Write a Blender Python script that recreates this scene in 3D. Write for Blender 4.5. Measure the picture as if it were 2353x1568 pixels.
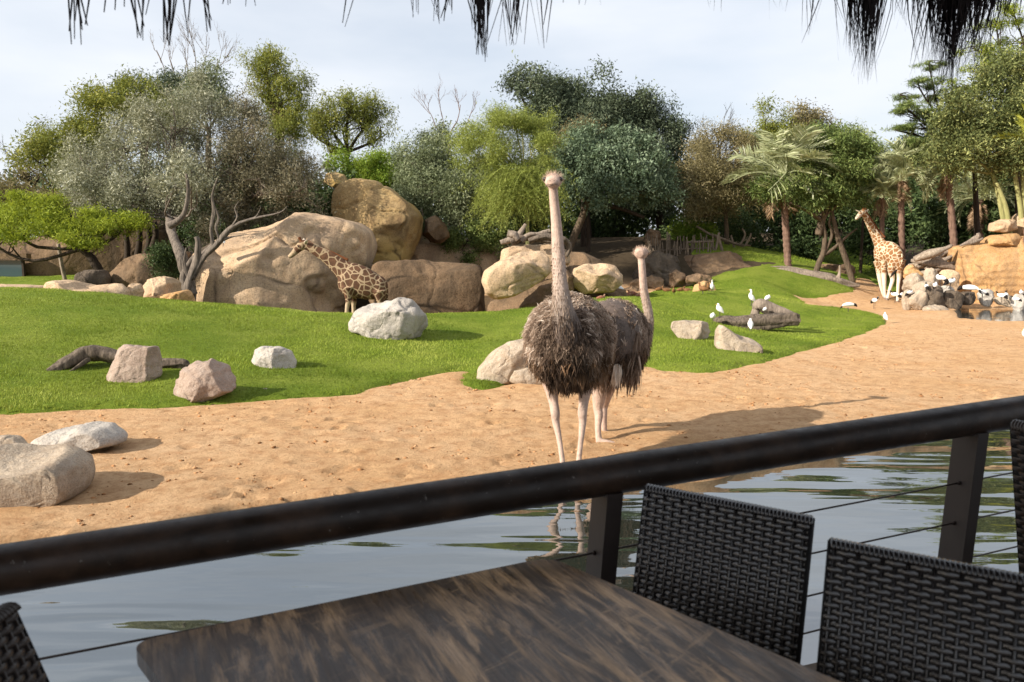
import bpy, bmesh, math
import numpy as np
from math import radians, sin, cos, pi, atan, atan2, sqrt
from mathutils import Vector, Matrix

for o in list(bpy.data.objects): bpy.data.objects.remove(o)
SC = bpy.context.scene
COL = SC.collection
rng = np.random.default_rng(11)

# ------------------------------------------------------------------ camera
F, HZ, CZ = 1750.0, 575.0, 1.75          # focal length and horizon in pixels of a 2353 px wide picture
PITCH = atan((784 - HZ) / F)
cam = bpy.data.cameras.new('camera')
camo = bpy.data.objects.new('camera', cam); COL.objects.link(camo)
camo.location = (0, 0, CZ); camo.rotation_euler = (pi / 2 - PITCH, 0, 0)
cam.sensor_width = 36; cam.lens = F / 2353 * 36; cam.clip_start = .05; cam.clip_end = 3000
cam.dof.use_dof = True; cam.dof.focus_distance = 9.0; cam.dof.aperture_fstop = 4.0
SC.camera = camo
SC.render.resolution_x, SC.render.resolution_y = 1024, 682

# ------------------------------------------------------------------ light
SUN_EL = radians(27); LDIR = np.array([.915, .403])       # horizontal travel of the light
sun = bpy.data.lights.new('sun', 'SUN'); sun.energy = 5.0; sun.angle = radians(.55); sun.color = (1, .92, .80)
suno = bpy.data.objects.new('sun', sun); COL.objects.link(suno)
ld = Vector((LDIR[0] * cos(SUN_EL), LDIR[1] * cos(SUN_EL), -sin(SUN_EL)))
suno.rotation_euler = ld.to_track_quat('-Z', 'Y').to_euler(); suno.location = (-20, -9, 20)
wd = bpy.data.worlds.new('World'); SC.world = wd; wd.use_nodes = True
nt = wd.node_tree; nt.nodes.clear()
N = nt.nodes.new; Lk = nt.links.new
out = N('ShaderNodeOutputWorld'); bg = N('ShaderNodeBackground'); bg.inputs[1].default_value = .1
sky = N('ShaderNodeTexSky'); sky.sky_type = 'NISHITA'; sky.sun_disc = False
sky.sun_elevation = SUN_EL; sky.sun_rotation = atan2(-LDIR[0], -LDIR[1]); sky.air_density = 1.0; sky.dust_density = 2.0; sky.ozone_density = 1.5
tc = N('ShaderNodeTexCoord'); mp = N('ShaderNodeMapping'); mp.inputs['Scale'].default_value = (1, 1, 3.2); mp.inputs['Location'].default_value = (.35, .2, .1)
no = N('ShaderNodeTexNoise'); no.inputs['Scale'].default_value = 2.3; no.inputs['Detail'].default_value = 5; no.inputs['Roughness'].default_value = .5
rp = N('ShaderNodeValToRGB'); rp.color_ramp.elements[0].position = .36; rp.color_ramp.elements[1].position = .62
rp.color_ramp.elements[0].color = (.62, .62, .62, 1); rp.color_ramp.elements[1].color = (.97, .97, .97, 1)
mx = N('ShaderNodeMix'); mx.data_type = 'RGBA'; mx.inputs['B'].default_value = (5.5, 5.75, 6.15, 1)
Lk(tc.outputs['Generated'], mp.inputs[0]); Lk(mp.outputs[0], no.inputs['Vector']); Lk(no.outputs[0], rp.inputs[0])
Lk(rp.outputs[0], mx.inputs['Factor']); Lk(sky.outputs[0], mx.inputs['A']); Lk(mx.outputs['Result'], bg.inputs[0]); Lk(bg.outputs[0], out.inputs[0])
SC.view_settings.view_transform = 'Standard'; SC.view_settings.look = 'None'; SC.view_settings.gamma = 1; SC.view_settings.exposure = .78
SC.render.engine = 'CYCLES'; SC.cycles.max_bounces = 6; SC.cycles.transparent_max_bounces = 6

# ------------------------------------------------------------------ helpers: picture -> place
CAM = np.array([0, 0, CZ]); FW = np.array([0, cos(PITCH), -sin(PITCH)]); UP = np.array([0, sin(PITCH), cos(PITCH)])
def ray(px, py): return FW + np.array([(px - 1176.5) / F, 0, 0]) + UP * (-(py - 784) / F)
def W(px, py, y):
    r = ray(px, py); return CAM + r * (y / r[1])
def Wz(px, py, z=0.0):
    r = ray(px, py); return CAM + r * ((z - CZ) / r[2])
def PXM(y): return F / y                       # about how many pixels a metre takes at distance y

# ------------------------------------------------------------------ helpers: noise
def _h(i, j, k, s):
    n = (i * 374761393 + j * 668265263 + k * 2147483647 + s * 974634777) & 0xffffffff
    n = ((n ^ (n >> 13)) * 1274126177) & 0xffffffff
    return ((n ^ (n >> 16)) & 0xffff) / 32767.5 - 1
def vnoise(p, s=0):
    p = np.asarray(p, float); i = np.floor(p).astype(np.int64); f = p - i; f = f * f * (3 - 2 * f)
    r = 0
    for a in (0, 1):
        for b in (0, 1):
            for c in (0, 1):
                w = (f[:, 0] if a else 1 - f[:, 0]) * (f[:, 1] if b else 1 - f[:, 1]) * (f[:, 2] if c else 1 - f[:, 2])
                r = r + w * _h(i[:, 0] + a, i[:, 1] + b, i[:, 2] + c, s)
    return r
def fbm(p, o=4, s=0, g=.5):
    r = 0; a = 1; p = np.asarray(p, float)
    for k in range(o):
        r = r + a * vnoise(p, s + k * 17); p = p * 2.03 + 5.1; a *= g
    return r
def sst(a, b, x):
    t = np.clip((x - a) / (b - a), 0, 1); return t * t * (3 - 2 * t)

# ------------------------------------------------------------------ helpers: materials
def mat(name, rough=.8, spec=.3):
    m = bpy.data.materials.new(name); m.use_nodes = True; t = m.node_tree
    b = t.nodes['Principled BSDF']; b.inputs['Roughness'].default_value = rough; b.inputs['Specular IOR Level'].default_value = spec
    return m, t, b
def nd(t, kind, **kw):
    n = t.nodes.new(kind)
    for k, v in kw.items():
        if k in n.inputs: n.inputs[k].default_value = v
        else: setattr(n, k, v)
    return n
def coords(t, scale=(1, 1, 1), kind='Object'):
    c = nd(t, 'ShaderNodeTexCoord'); m = nd(t, 'ShaderNodeMapping'); m.inputs['Scale'].default_value = scale
    t.links.new(c.outputs[kind], m.inputs[0]); return m.outputs[0]
def ramp(t, src, stops):
    r = nd(t, 'ShaderNodeValToRGB'); e = r.color_ramp.elements
    while len(e) < len(stops): e.new(.5)
    for k, (p, c) in enumerate(stops):
        e[k].position = p; e[k].color = (c, c, c, 1) if np.isscalar(c) else (*c, 1)
    t.links.new(src, r.inputs[0]); return r.outputs[0]
def noi(t, vec, scale, detail=4, rough=.55, dist=0):
    n = nd(t, 'ShaderNodeTexNoise', Scale=scale, Detail=detail, Roughness=rough, Distortion=dist)
    t.links.new(vec, n.inputs['Vector']); return n.outputs[0]
def mixc(t, f, a, b, mode='MIX'):
    m = nd(t, 'ShaderNodeMix', data_type='RGBA', blend_type=mode)
    for s, v in (('Factor', f), ('A', a), ('B', b)):
        if isinstance(v, (int, float)): m.inputs[s].default_value = v
        elif isinstance(v, tuple): m.inputs[s].default_value = (*v, 1)
        else: t.links.new(v, m.inputs[s])
    return m.outputs['Result']
def bump(t, b, h, strength=.5, dist=.02, prev=None):
    n = nd(t, 'ShaderNodeBump', Strength=strength, Distance=dist); t.links.new(h, n.inputs['Height'])
    if prev is not None: t.links.new(prev, n.inputs['Normal'])
    t.links.new(n.outputs[0], b.inputs['Normal']); return n.outputs[0]

def stone(name, c1, c2, dark, light, sc=1.0, stain=.5, rough=.9, bmp=.6, strata=0.0, warm=None):
    m, t, b = mat(name, rough, .2); v = coords(t)
    a = mixc(t, ramp(t, noi(t, v, 1.3 * sc, 6, .6, .4), [(.35, 0), (.65, 1)]), c1, c2)
    a = mixc(t, ramp(t, noi(t, v, 9 * sc, 6, .7), [(.42, 0), (.72, .55)]), a, light)
    vs = coords(t, (1.6, 1.6, .35))
    a = mixc(t, ramp(t, noi(t, vs, 1.1 * sc, 5, .65, .6), [(.46, 0), (.68, stain)]), a, dark)
    sp = noi(t, v, 55 * sc, 3, .6); a = mixc(t, ramp(t, sp, [(.36, .55), (.5, 0)]), a, dark)
    if warm is not None:
        a = mixc(t, ramp(t, noi(t, v, .8 * sc, 3, .5), [(.5, 0), (.66, .8)]), a, warm)
    vo = nd(t, 'ShaderNodeTexVoronoi', feature='DISTANCE_TO_EDGE', Scale=.75 * sc)
    dv = nd(t, 'ShaderNodeMix', data_type='VECTOR', Factor=.35); t.links.new(v, dv.inputs['A'])
    nn = nd(t, 'ShaderNodeTexNoise', Scale=1.7 * sc, Detail=4.0); t.links.new(v, nn.inputs['Vector']); t.links.new(nn.outputs[1], dv.inputs['B'])
    t.links.new(dv.outputs['Result'], vo.inputs['Vector'])
    crack = ramp(t, vo.outputs[0], [(0, 0), (.018, 1)])
    gate = ramp(t, noi(t, v, 1.1 * sc, 3, .5), [(.45, .0), (.58, .8)]); lin = ramp(t, vo.outputs[0], [(0, 1), (.014, 0)]); lin = mixc(t, 1.0, lin, gate, 'MULTIPLY')
    a = mixc(t, lin, a, (dark[0] * .45, dark[1] * .45, dark[2] * .45)); t.links.new(a, b.inputs['Base Color'])
    p = bump(t, b, crack, bmp * .5, .05)
    if strata:
        w = nd(t, 'ShaderNodeTexWave', Scale=2.2 * sc, Distortion=6.0, Detail=3.0, bands_direction='Z'); t.links.new(v, w.inputs['Vector'])
        p = bump(t, b, w.outputs[1], strata, .06, p)
    p = bump(t, b, noi(t, v, 5 * sc, 8, .65), bmp, .1, p)
    bump(t, b, noi(t, v, 70 * sc, 4, .7), bmp * .6, .008, p)
    return m
M = {}
M['granite'] = stone('pale_granite', (.43, .345, .255), (.34, .26, .185), (.15, .11, .08), (.52, .45, .37), 1.6, .5)
M['pinkstone'] = stone('pinkish_granite', (.38, .285, .225), (.31, .225, .175), (.13, .095, .075), (.47, .385, .32), 1.8, .4)
M['greystone'] = stone('grey_limestone', (.46, .41, .35), (.38, .34, .30), (.20, .18, .16), (.56, .52, .47), 1.5, .4)
M['sandrock'] = stone('tan_artificial_rock', (.53, .375, .235), (.46, .315, .19), (.17, .12, .085), (.57, .44, .31), .45, .7, bmp=.8)
M['ochre'] = stone('ochre_artificial_rock', (.44, .305, .135), (.365, .24, .105), (.11, .068, .035), (.48, .355, .19), .45, .9, bmp=.7, warm=(.46, .31, .09))
M['brownrock'] = stone('brown_artificial_rock', (.19, .12, .068), (.13, .082, .047), (.045, .033, .022), (.24, .165, .10), .5, .8, bmp=.9)
M['orangerock'] = stone('orange_sandstone', (.52, .305, .13), (.45, .25, .10), (.15, .095, .06), (.56, .385, .22), .6, .5, bmp=.7, strata=.35)
M['stratarock'] = stone('layered_brown_sandstone', (.27, .17, .095), (.20, .12, .07), (.07, .05, .035), (.33, .23, .15), .6, .8, bmp=.9, strata=.6)
M['darkrock'] = stone('dark_wet_rock', (.14, .105, .075), (.10, .075, .055), (.04, .033, .027), (.19, .15, .11), 1.0, .8, bmp=1.0)

def bark(name, c1, c2, sc=1.0, bmp=.8):
    m, t, b = mat(name, .9, .15); v = coords(t, (1, 1, .18))
    n = noi(t, v, 22 * sc, 6, .65, .4)
    t.links.new(mixc(t, ramp(t, n, [(.3, 0), (.7, 1)]), c1, c2), b.inputs['Base Color'])
    bump(t, b, n, bmp, .03); return m
M['bark'] = bark('brown_bark', (.05, .036, .026), (.17, .125, .085))
M['darkbark'] = bark('dark_bark', (.025, .018, .014), (.075, .055, .04))
M['oldwood'] = bark('weathered_grey_wood', (.11, .085, .065), (.36, .29, .23), .8, 1.0)
M['snagwood'] = bark('dark_grey_snag_wood', (.05, .04, .033), (.23, .19, .155), .8, 1.0)
M['drywood'] = bark('dry_pale_wood', (.16, .12, .085), (.44, .36, .28), 1.0, 1.0)
M['logwood'] = bark('dark_weathered_log', (.035, .027, .021), (.21, .165, .125), .9, 1.0)
M['palmbark'] = bark('red_brown_palm_trunk', (.10, .06, .045), (.24, .15, .11), .6, 1.0)
M['greenbark'] = bark('yellow_green_bark', (.20, .20, .075), (.36, .34, .15), .6, .3)
M['stake'] = bark('grey_brown_stakes', (.10, .075, .055), (.27, .21, .155), 1.0, .6)

def leafmat(name, dark, mid, light, trans=.25, rough=.55, g=1.45):
    dark, mid, light = (tuple(min(.6, c * g) for c in q) for q in (dark, mid, light))
    m, t, b = mat(name, rough, .10)
    at = nd(t, 'ShaderNodeAttribute', attribute_name='tint')
    c = ramp(t, at.outputs['Fac'], [(0, dark), (.55, mid), (1, light)])
    t.links.new(c, b.inputs['Base Color'])
    tr = nd(t, 'ShaderNodeBsdfTranslucent'); t.links.new(mixc(t, .5, c, (light[0] * 1.2, light[1] * 1.2, light[2] * .7)), tr.inputs[0])
    ms = nd(t, 'ShaderNodeMixShader', Fac=trans); o = t.nodes['Material Output']
    t.links.new(b.outputs[0], ms.inputs[1]); t.links.new(tr.outputs[0], ms.inputs[2]); t.links.new(ms.outputs[0], o.inputs[0])
    return m
M['olive'] = leafmat('silver_olive_leaves', (.065, .068, .042), (.17, .172, .115), (.38, .375, .29), .12)
M['olive2'] = leafmat('grey_brown_olive_leaves', (.045, .043, .026), (.115, .105, .066), (.22, .195, .135), .12)
M['acacia'] = leafmat('yellow_green_acacia_leaves', (.06, .085, .010), (.16, .20, .022), (.29, .32, .045), .3)
M['retama'] = leafmat('lime_feathery_leaves', (.075, .092, .018), (.155, .185, .042), (.29, .31, .09), .25)
M['bright'] = leafmat('bright_green_leaves', (.045, .085, .010), (.12, .18, .022), (.24, .28, .05), .3)
M['euca'] = leafmat('olive_green_leaves', (.055, .07, .016), (.13, .15, .032), (.26, .25, .06), .25)
M['dark'] = leafmat('dark_evergreen_leaves', (.022, .030, .018), (.058, .075, .045), (.13, .15, .095), .12)
M['teal'] = leafmat('blue_green_leaves', (.03, .045, .026), (.082, .115, .068), (.17, .21, .14), .14)
M['greygreen'] = leafmat('grey_green_leaves', (.045, .058, .028), (.115, .135, .072), (.22, .24, .145), .15)
M['brownish'] = leafmat('dry_brownish_leaves', (.060, .052, .024), (.14, .12, .060), (.24, .20, .11), .2)
M['leafy'] = leafmat('mid_green_leaves', (.030, .046, .012), (.078, .108, .030), (.19, .22, .075), .15)
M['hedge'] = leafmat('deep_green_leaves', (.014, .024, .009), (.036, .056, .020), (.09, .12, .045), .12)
M['palm'] = leafmat('grey_green_palm_leaflets', (.12, .135, .065), (.27, .29, .16), (.45, .45, .30), .2)
M['cliffleaf'] = leafmat('mottled_green_leaves', (.030, .040, .014), (.085, .10, .036), (.22, .23, .085), .15)
M['palmgold'] = leafmat('yellow_green_palm_leaflets', (.10, .12, .02), (.27, .28, .05), (.45, .42, .10), .3)
M['deadpalm'] = leafmat('dry_palm_leaflets', (.12, .075, .045), (.24, .16, .10), (.38, .28, .19), .2)
M['grass'] = leafmat('grass_blades', (.085, .135, .014), (.22, .285, .034), (.38, .41, .09), .2, g=1.0)

# ------------------------------------------------------------------ helpers: objects
def mesh(name, V, Fc, m=None, smooth=True, tint=None):
    me = bpy.data.meshes.new(name)
    V = np.asarray(V, np.float32)
    if isinstance(Fc, np.ndarray):
        k = Fc.shape[1]; n = len(Fc)
        me.vertices.add(len(V)); me.vertices.foreach_set('co', V.ravel())
        me.loops.add(n * k); me.loops.foreach_set('vertex_index', Fc.astype(np.int32).ravel())
        me.polygons.add(n); me.polygons.foreach_set('loop_start', np.arange(0, n * k, k, dtype=np.int32))
        me.update(calc_edges=True)
    else:
        me.from_pydata(V.tolist(), [], Fc); me.update()
    if smooth: me.polygons.foreach_set('use_smooth', np.ones(len(me.polygons), bool))
    if tint is not None:
        a = me.attributes.new('tint', 'FLOAT', 'POINT'); a.data.foreach_set('value', np.asarray(tint, np.float32))
    if m is not None: me.materials.append(M[m] if isinstance(m, str) else m)
    return me
def tag(o, label=None, cat=None, group=None, kind=None):
    for k, v in (('label', label), ('category', cat), ('group', group), ('kind', kind)):
        if v: o[k] = v
    return o
def ob(name, me, parent=None, loc=None):
    o = bpy.data.objects.new(name, me); COL.objects.link(o)
    if parent is not None: o.parent = parent
    if loc is not None: o.location = loc
    return o
ORG = {}
def thing(name, label, cat, loc, group=None):
    e = ob(name, None); e.empty_display_size = .2; e.location = tuple(loc); tag(e, label, cat, group); ORG[e.name] = np.array(loc, float); return e
def part(name, V, Fc, m, parent, smooth=True, tint=None, kind=None, root=None):
    """a mesh given in world coordinates, as a child of a thing (or of a part of thing 'root')"""
    org = ORG[(root or parent).name]
    o = ob(name, mesh(name, np.asarray(V, float) - org, Fc, m, smooth, tint), parent)
    if kind: o['kind'] = kind
    return o
def single(name, V, Fc, m, label, cat, group=None, smooth=True, tint=None, loc=None):
    V = np.asarray(V, float)
    if loc is None: loc = np.array([*V[:, :2].mean(0), V[:, 2].min()])
    o = ob(name, mesh(name, V - loc, Fc, m, smooth, tint), loc=tuple(loc)); return tag(o, label, cat, group)
class Bag:
    def __init__(s): s.V = []; s.F = []; s.n = 0
    def add(s, VF):
        V, Fc = VF; V = np.asarray(V, float); s.V.append(V); s.F += [tuple(int(i) + s.n for i in f) for f in Fc]; s.n += len(V); return s
    def get(s): return np.vstack(s.V), s.F
def box(c, d, R=None):
    c = np.asarray(c, float); h = np.asarray(d, float) / 2
    V = np.array([[x, y, z] for z in (-1, 1) for y in (-1, 1) for x in (-1, 1)]) * h
    if R is not None: V = V @ np.asarray(R).T
    return V + c, [(0, 2, 3, 1), (4, 5, 7, 6), (0, 1, 5, 4), (2, 6, 7, 3), (0, 4, 6, 2), (1, 3, 7, 5)]
def spline(P, n):
    P = np.asarray(P, float); m = len(P); t = np.linspace(0, m - 1, n); i = np.clip(t.astype(int), 0, m - 2); f = (t - i)[:, None]
    p0 = P[np.clip(i - 1, 0, m - 1)]; p1 = P[i]; p2 = P[i + 1]; p3 = P[np.clip(i + 2, 0, m - 1)]
    return .5 * (2 * p1 + (p2 - p0) * f + (2 * p0 - 5 * p1 + 4 * p2 - p3) * f ** 2 + (3 * p1 - p0 - 3 * p2 + p3) * f ** 3)
def tube(P, R, seg=8, n=None, up=(0, 0, 1), cap=True):
    """loft round a path; R scalar per point or (side, up) pairs"""
    P = np.asarray(P, float); R = np.asarray(R, float)
    if R.ndim == 0: R = np.full(len(P), float(R))
    if R.ndim == 1: R = np.stack([R, R], 1)
    if n: Q = spline(np.hstack([P, R]), n); P, R = Q[:, :3], np.maximum(Q[:, 3:], 1e-4)
    T = np.gradient(P, axis=0); T /= np.linalg.norm(T, axis=1)[:, None] + 1e-9
    u = np.asarray(up, float); V = []; a = np.linspace(0, 2 * pi, seg, endpoint=False)
    s = np.cross(T[0], u)
    if np.linalg.norm(s) < .1: s = np.cross(T[0], (0, 1, 0))
    for k in range(len(P)):
        s = s - T[k] * s.dot(T[k]); s /= np.linalg.norm(s); w = np.cross(s, T[k])
        V.append(P[k] + np.outer(np.cos(a) * R[k, 0], s) + np.outer(np.sin(a) * R[k, 1], w))
    V = np.vstack(V); Fc = []
    for k in range(len(P) - 1):
        for j in range(seg):
            j2 = (j + 1) % seg; Fc.append((k * seg + j, k * seg + j2, (k + 1) * seg + j2, (k + 1) * seg + j))
    if cap: Fc.append(tuple(range(seg - 1, -1, -1))); Fc.append(tuple(range((len(P) - 1) * seg, len(P) * seg)))
    return V, Fc
_ico = {}
def ico(l):
    if l not in _ico:
        b = bmesh.new(); bmesh.ops.create_icosphere(b, subdivisions=l, radius=1)
        _ico[l] = (np.array([v.co[:] for v in b.verts]), np.array([[v.index for v in f.verts] for f in b.faces])); b.free()
    return _ico[l]
def remesh(VF, voxel, smooth=4):
    """fuse overlapping shapes into one continuous skin"""
    me = mesh('tmp', *VF); o = ob('tmp', me); r = o.modifiers.new('r', 'REMESH'); r.mode = 'VOXEL'; r.voxel_size = voxel
    s = o.modifiers.new('s', 'SMOOTH'); s.iterations = smooth; s.factor = .5
    dg = bpy.context.evaluated_depsgraph_get(); e = o.evaluated_get(dg); q = e.to_mesh()
    V = np.empty(len(q.vertices) * 3); q.vertices.foreach_get('co', V)
    Fc = np.empty(len(q.loops), np.int32); q.loops.foreach_get('vertex_index', Fc)
    e.to_mesh_clear(); bpy.data.objects.remove(o); bpy.data.meshes.remove(me)
    return V.reshape(-1, 3), Fc.reshape(-1, 4)
# ================================================================== TERRAIN
CP = []
def cp(px, py, y): CP.append(W(px, py, y))
def cx(px, y, z): CP.append(np.array([(px - 1176.5) / F * y, y, z]))
for x, y in ((-9, 3.5), (-6, 4), (-3, 4.6), (0, 6), (3, 6.5), (6, 8.5), (11, 9.5), (-9, 7), (0, 7.6), (4, 8.6), (9, 11), (-3, 6.5), (2, 3.5), (9, 5)): CP.append(np.array([x, y, 0.0]))
for q in ((0, 955), (400, 940), (830, 908), (1060, 862), (1130, 893), (1520, 852), (1640, 858)): CP.append(Wz(*q, 0))
for q in ((1800, 822, -.08), (1950, 780, -.12), (2045, 740, -.17), (2200, 760, -.12), (2353, 800, -.06)): CP.append(Wz(*q))
for q in ((-200, 690, 15.5), (200, 850, 9.8), (600, 830, 10.6), (0, 850, 9.4), (890, 785, 13.2), (400, 713, 17), (0, 690, 16.5), (200, 697, 16.8), (800, 731, 17), (1000, 724, 17), (1000, 820, 12), (600, 722, 17),
          (1200, 712, 17.5), (1250, 765, 14.5), (1700, 765, 16.5), (1600, 800, 13.2), (1652, 737, 19.5), (1500, 690, 19.5), (1425, 683, 20), (1612, 675, 22.5), (1740, 639, 27), (1900, 657, 29), (1850, 692, 27),
          (1990, 718, 24), (2040, 693, 30), (1980, 660, 36), (2200, 715, 23.5), (2250, 692, 27), (2353, 700, 26.5), (1330, 690, 19),
          (1640, 585, 31.5), (1600, 573, 32), (1850, 600, 34.5), (1950, 618, 33.5), (1580, 660, 29.3), (1760, 642, 28.6), (1950, 650, 30.5),
          (100, 646, 28), (-100, 650, 28)): cp(*q)
for px in (-400, -100, 200, 500, 800, 1050): cx(px, 20.3, -.9)
for px in (400, 700, 1000, 1250): cx(px, 23.5, -.8)
for px in (-100, 200): cx(px, 22.5, -.2)
cx(1350, 23, -.1); cx(1480, 26, .1)
for px in (500, 800, 1100, 1300, 1450): cx(px, 31, 1.2)
for px in (300, 0, -300): cx(px, 32, .9)
for px in (2050, 2200, 2400): cx(px, 36, .3)
for px in (-600, 0, 600, 1200, 1600, 1900, 2300, 2900): cx(px, 44, 2.2)
for px in (-900, 0, 1200, 2400, 3300): cx(px, 60, 2.6)
for x, y, z in ((-18, 12, .6), (-22, 20, .3), (14, 14, -.1), (18, 20, 0), (22, 28, .2), (-24, 30, .8), (30, 40, 1.5), (-35, 45, 2)): CP.append(np.array([x, y, z]))
CP = np.array(CP)
def _tps(r2): return .5 * r2 * np.log(r2 + 1e-6)
_d = ((CP[:, None, :2] - CP[None, :, :2]) ** 2).sum(2); _n = len(CP)
_A = np.zeros((_n + 3, _n + 3)); _A[:_n, :_n] = _tps(_d) + np.eye(_n) * 1.2
_A[:_n, _n] = 1; _A[:_n, _n + 1:] = CP[:, :2]; _A[_n:, :_n] = _A[:_n, _n:].T
_w = np.linalg.solve(_A, np.r_[CP[:, 2], 0, 0, 0])
def T(xy):
    xy = np.atleast_2d(xy).astype(float); r = np.empty(len(xy))
    for s in range(0, len(xy), 20000):
        q = xy[s:s + 20000]; r[s:s + 20000] = _tps(((q[:, None] - CP[None, :, :2]) ** 2).sum(2)) @ _w[:_n] + _w[_n] + q @ _w[_n + 1:]
    y = xy[:, 1]; far = sst(46, 60, np.maximum(y, np.abs(xy[:, 0]) * 1.3 + 8)); r = r * (1 - far) + 2.6 * far
    near = sst(8.5, 7.2, y); r = r * (1 - near)
    return np.clip(r, -1.2, 3)
def Tz(x, y): return float(T([[x, y]])[0])
_ys = np.concatenate([np.linspace(3, 14, 250), np.linspace(14.05, 48, 420)])
def hit(px, py):
    """where the sight line through a pixel first meets the ground"""
    r = ray(px, py); P = CAM + r * (_ys / r[1])[:, None]; g = P[:, 2] - T(P[:, :2]); k = np.argmax(g < 0)
    if not (g < 0).any(): k = len(_ys) - 1
    P = P[k]; return np.array([P[0], P[1], Tz(P[0], P[1])])

# shoreline of the pond in front of the deck (x, y)
SH = np.array([[-14, 1.5], [-9, 2.6], [-5, 3.7], [-3, 4.45], [-1.5, 5.1], [.4, 5.72], [1.6, 6.0], [3.0, 6.6], [4.4, 7.7], [5.6, 8.5], [7.5, 9.0], [12, 9.6]])
def shore_y(x): return np.interp(x, SH[:, 0], SH[:, 1])
# lawn outline
LP = [hit(*q) for q in ((-900, 985), (-300, 965), (0, 955), (120, 948), (260, 941), (400, 937), (520, 928), (640, 918), (740, 912), (830, 908), (850, 893), (920, 880), (985, 864), (1062, 853))]
LP += [hit(*q) for q in ((1050, 876), (1064, 887), (1105, 893), (1150, 889), (1240, 868), (1340, 850), (1478, 842), (1520, 852), (1640, 857), (1720, 843), (1800, 822), (1880, 801), (1950, 779), (2010, 757), (2046, 741), (2030, 727), (1985, 716), (1930, 709), (1860, 702))]
LP += [np.array([*W(a, 600, b)[:2], 0]) for a, b in ((1828, 26.2), (1850, 27.0), (1900, 27.6), (1965, 29.0), (1975, 31.0), (1958, 34), (1900, 33), (1740, 30.5), (1560, 29), (1450, 27), (1330, 25), (1150, 21), (900, 20), (400, 20), (250, 24), (260, 33), (-100, 33), (-900, 33))]
LP = np.array(LP)[:, :2]
LP2 = np.array([W(a, 600, b)[:2] for a, b in ((1590, 31.2), (1690, 30.8), (1800, 31.2), (1960, 31.6), (2040, 33.5), (2090, 38), (1950, 44), (1700, 43), (1560, 38))])
LP3 = np.array([W(a, 600, b)[:2] for a, b in ((1985, 33.0), (2020, 31.6), (2090, 31.0), (2110, 33), (2060, 36), (1990, 37))])
def sdist(q, P):
    a = P; b = np.roll(P, -1, 0); D = np.full(len(q), 1e9); ins = np.zeros(len(q), bool)
    for i in range(len(P)):
        e = b[i] - a[i]; w = q - a[i]; t = np.clip((w @ e) / (e @ e), 0, 1); D = np.minimum(D, np.linalg.norm(w - t[:, None] * e, axis=1))
        c = ((a[i, 1] > q[:, 1]) != (b[i, 1] > q[:, 1])) & (q[:, 0] < (b[i, 0] - a[i, 0]) * (q[:, 1] - a[i, 1]) / (b[i, 1] - a[i, 1] + 1e-12) + a[i, 0]); ins ^= c
    return np.where(ins, D, -D)
def lawn_sd(q): return np.maximum(np.maximum(sdist(q, LP), sdist(q, LP2)), sdist(q, LP3))
def grid(xs, ys):
    X, Y = np.meshgrid(xs, ys); nx = len(xs); ny = len(ys); i = np.arange(nx * ny).reshape(ny, nx)
    Fq = np.stack([i[:-1, :-1], i[:-1, 1:], i[1:, 1:], i[1:, :-1]], -1).reshape(-1, 4)
    return np.stack([X.ravel(), Y.ravel()], 1), Fq
# ground sheet: fine near the pond, coarse towards the horizon
def steps(a, b, d): return np.linspace(a, b, max(2, int((b - a) / d)), endpoint=False)
xs = np.r_[-900, -300, -120, -70, steps(-45, -18, 1.2), steps(-18, -6, .3), steps(-6, 7.5, .052), steps(7.5, 22, .25), steps(22, 45, 1.2), 45, 70, 120, 300, 900]
ys = np.r_[-60, -20, -5, 0, steps(2, 3.9, .1), steps(3.9, 10.5, .042), steps(10.5, 18, .09), steps(18, 36, .22), steps(36, 62, 1), 62, 90, 150, 400, 1500]
Q, GF = grid(xs, ys)
gz = T(Q); sd = lawn_sd(Q); lawnm = sst(-.12, .3, sd)
P3 = np.c_[Q, np.zeros(len(Q))]
nearm = sst(14, 6, Q[:, 1])
lump = .016 * fbm(P3 * 2.2, 3, 3) + .011 * fbm(P3 * 8, 3, 8) + .006 * np.abs(fbm(P3 * 22, 2, 12))
track = np.zeros(len(Q)); core = (Q[:, 1] > 3.9) & (Q[:, 1] < 17) & (np.abs(Q[:, 0]) < 12) & (sd < .3)
ci = np.where(core)[0]; cq = Q[ci]; tr = np.zeros(len(ci))
for k in range(520):                                     # hoof and foot prints
    y0 = 4.2 + 12 * rng.random() ** 1.4; x0 = rng.uniform(-6, 7) * (.5 + y0 / 12); a = rng.uniform(0, pi); L, B = rng.uniform(.05, .13), rng.uniform(.03, .065); dp = rng.uniform(.015, .04)
    s = (np.abs(cq[:, 0] - x0) < .4) & (np.abs(cq[:, 1] - y0) < .4)
    if not s.any(): continue
    d = cq[s] - (x0, y0); u = (d[:, 0] * cos(a) + d[:, 1] * sin(a)) / L; v = (-d[:, 0] * sin(a) + d[:, 1] * cos(a)) / B; r = np.sqrt(u * u + v * v)
    tr[s] += -dp * np.exp(-r ** 4) + dp * .45 * np.exp(-((r - 1.5) / .35) ** 2)
track[ci] = tr
shoreline = shore_y(Q[:, 0]) + .12 * fbm(P3 * 1.3, 3, 31)
bank = sst(.14, -.10, Q[:, 1] - shoreline)
gz2 = gz + (lump * .7 + track) * (1 - lawnm) * (1 - bank * .7) - lawnm * .05
gz2 = gz2 * (1 - bank) + (-.5) * bank
pool = sdist(Q, np.array([W(a, 700, b)[:2] for a, b in ((2185, 24.6), (2205, 21.6), (2300, 20.6), (2420, 20.2), (2480, 25.2), (2330, 26.2), (2230, 26.0))]))
gz2 -= .35 * sst(-.05, .5, pool)
m, t, b = mat('sand_and_soil', .95, .1); v = coords(t)
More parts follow.
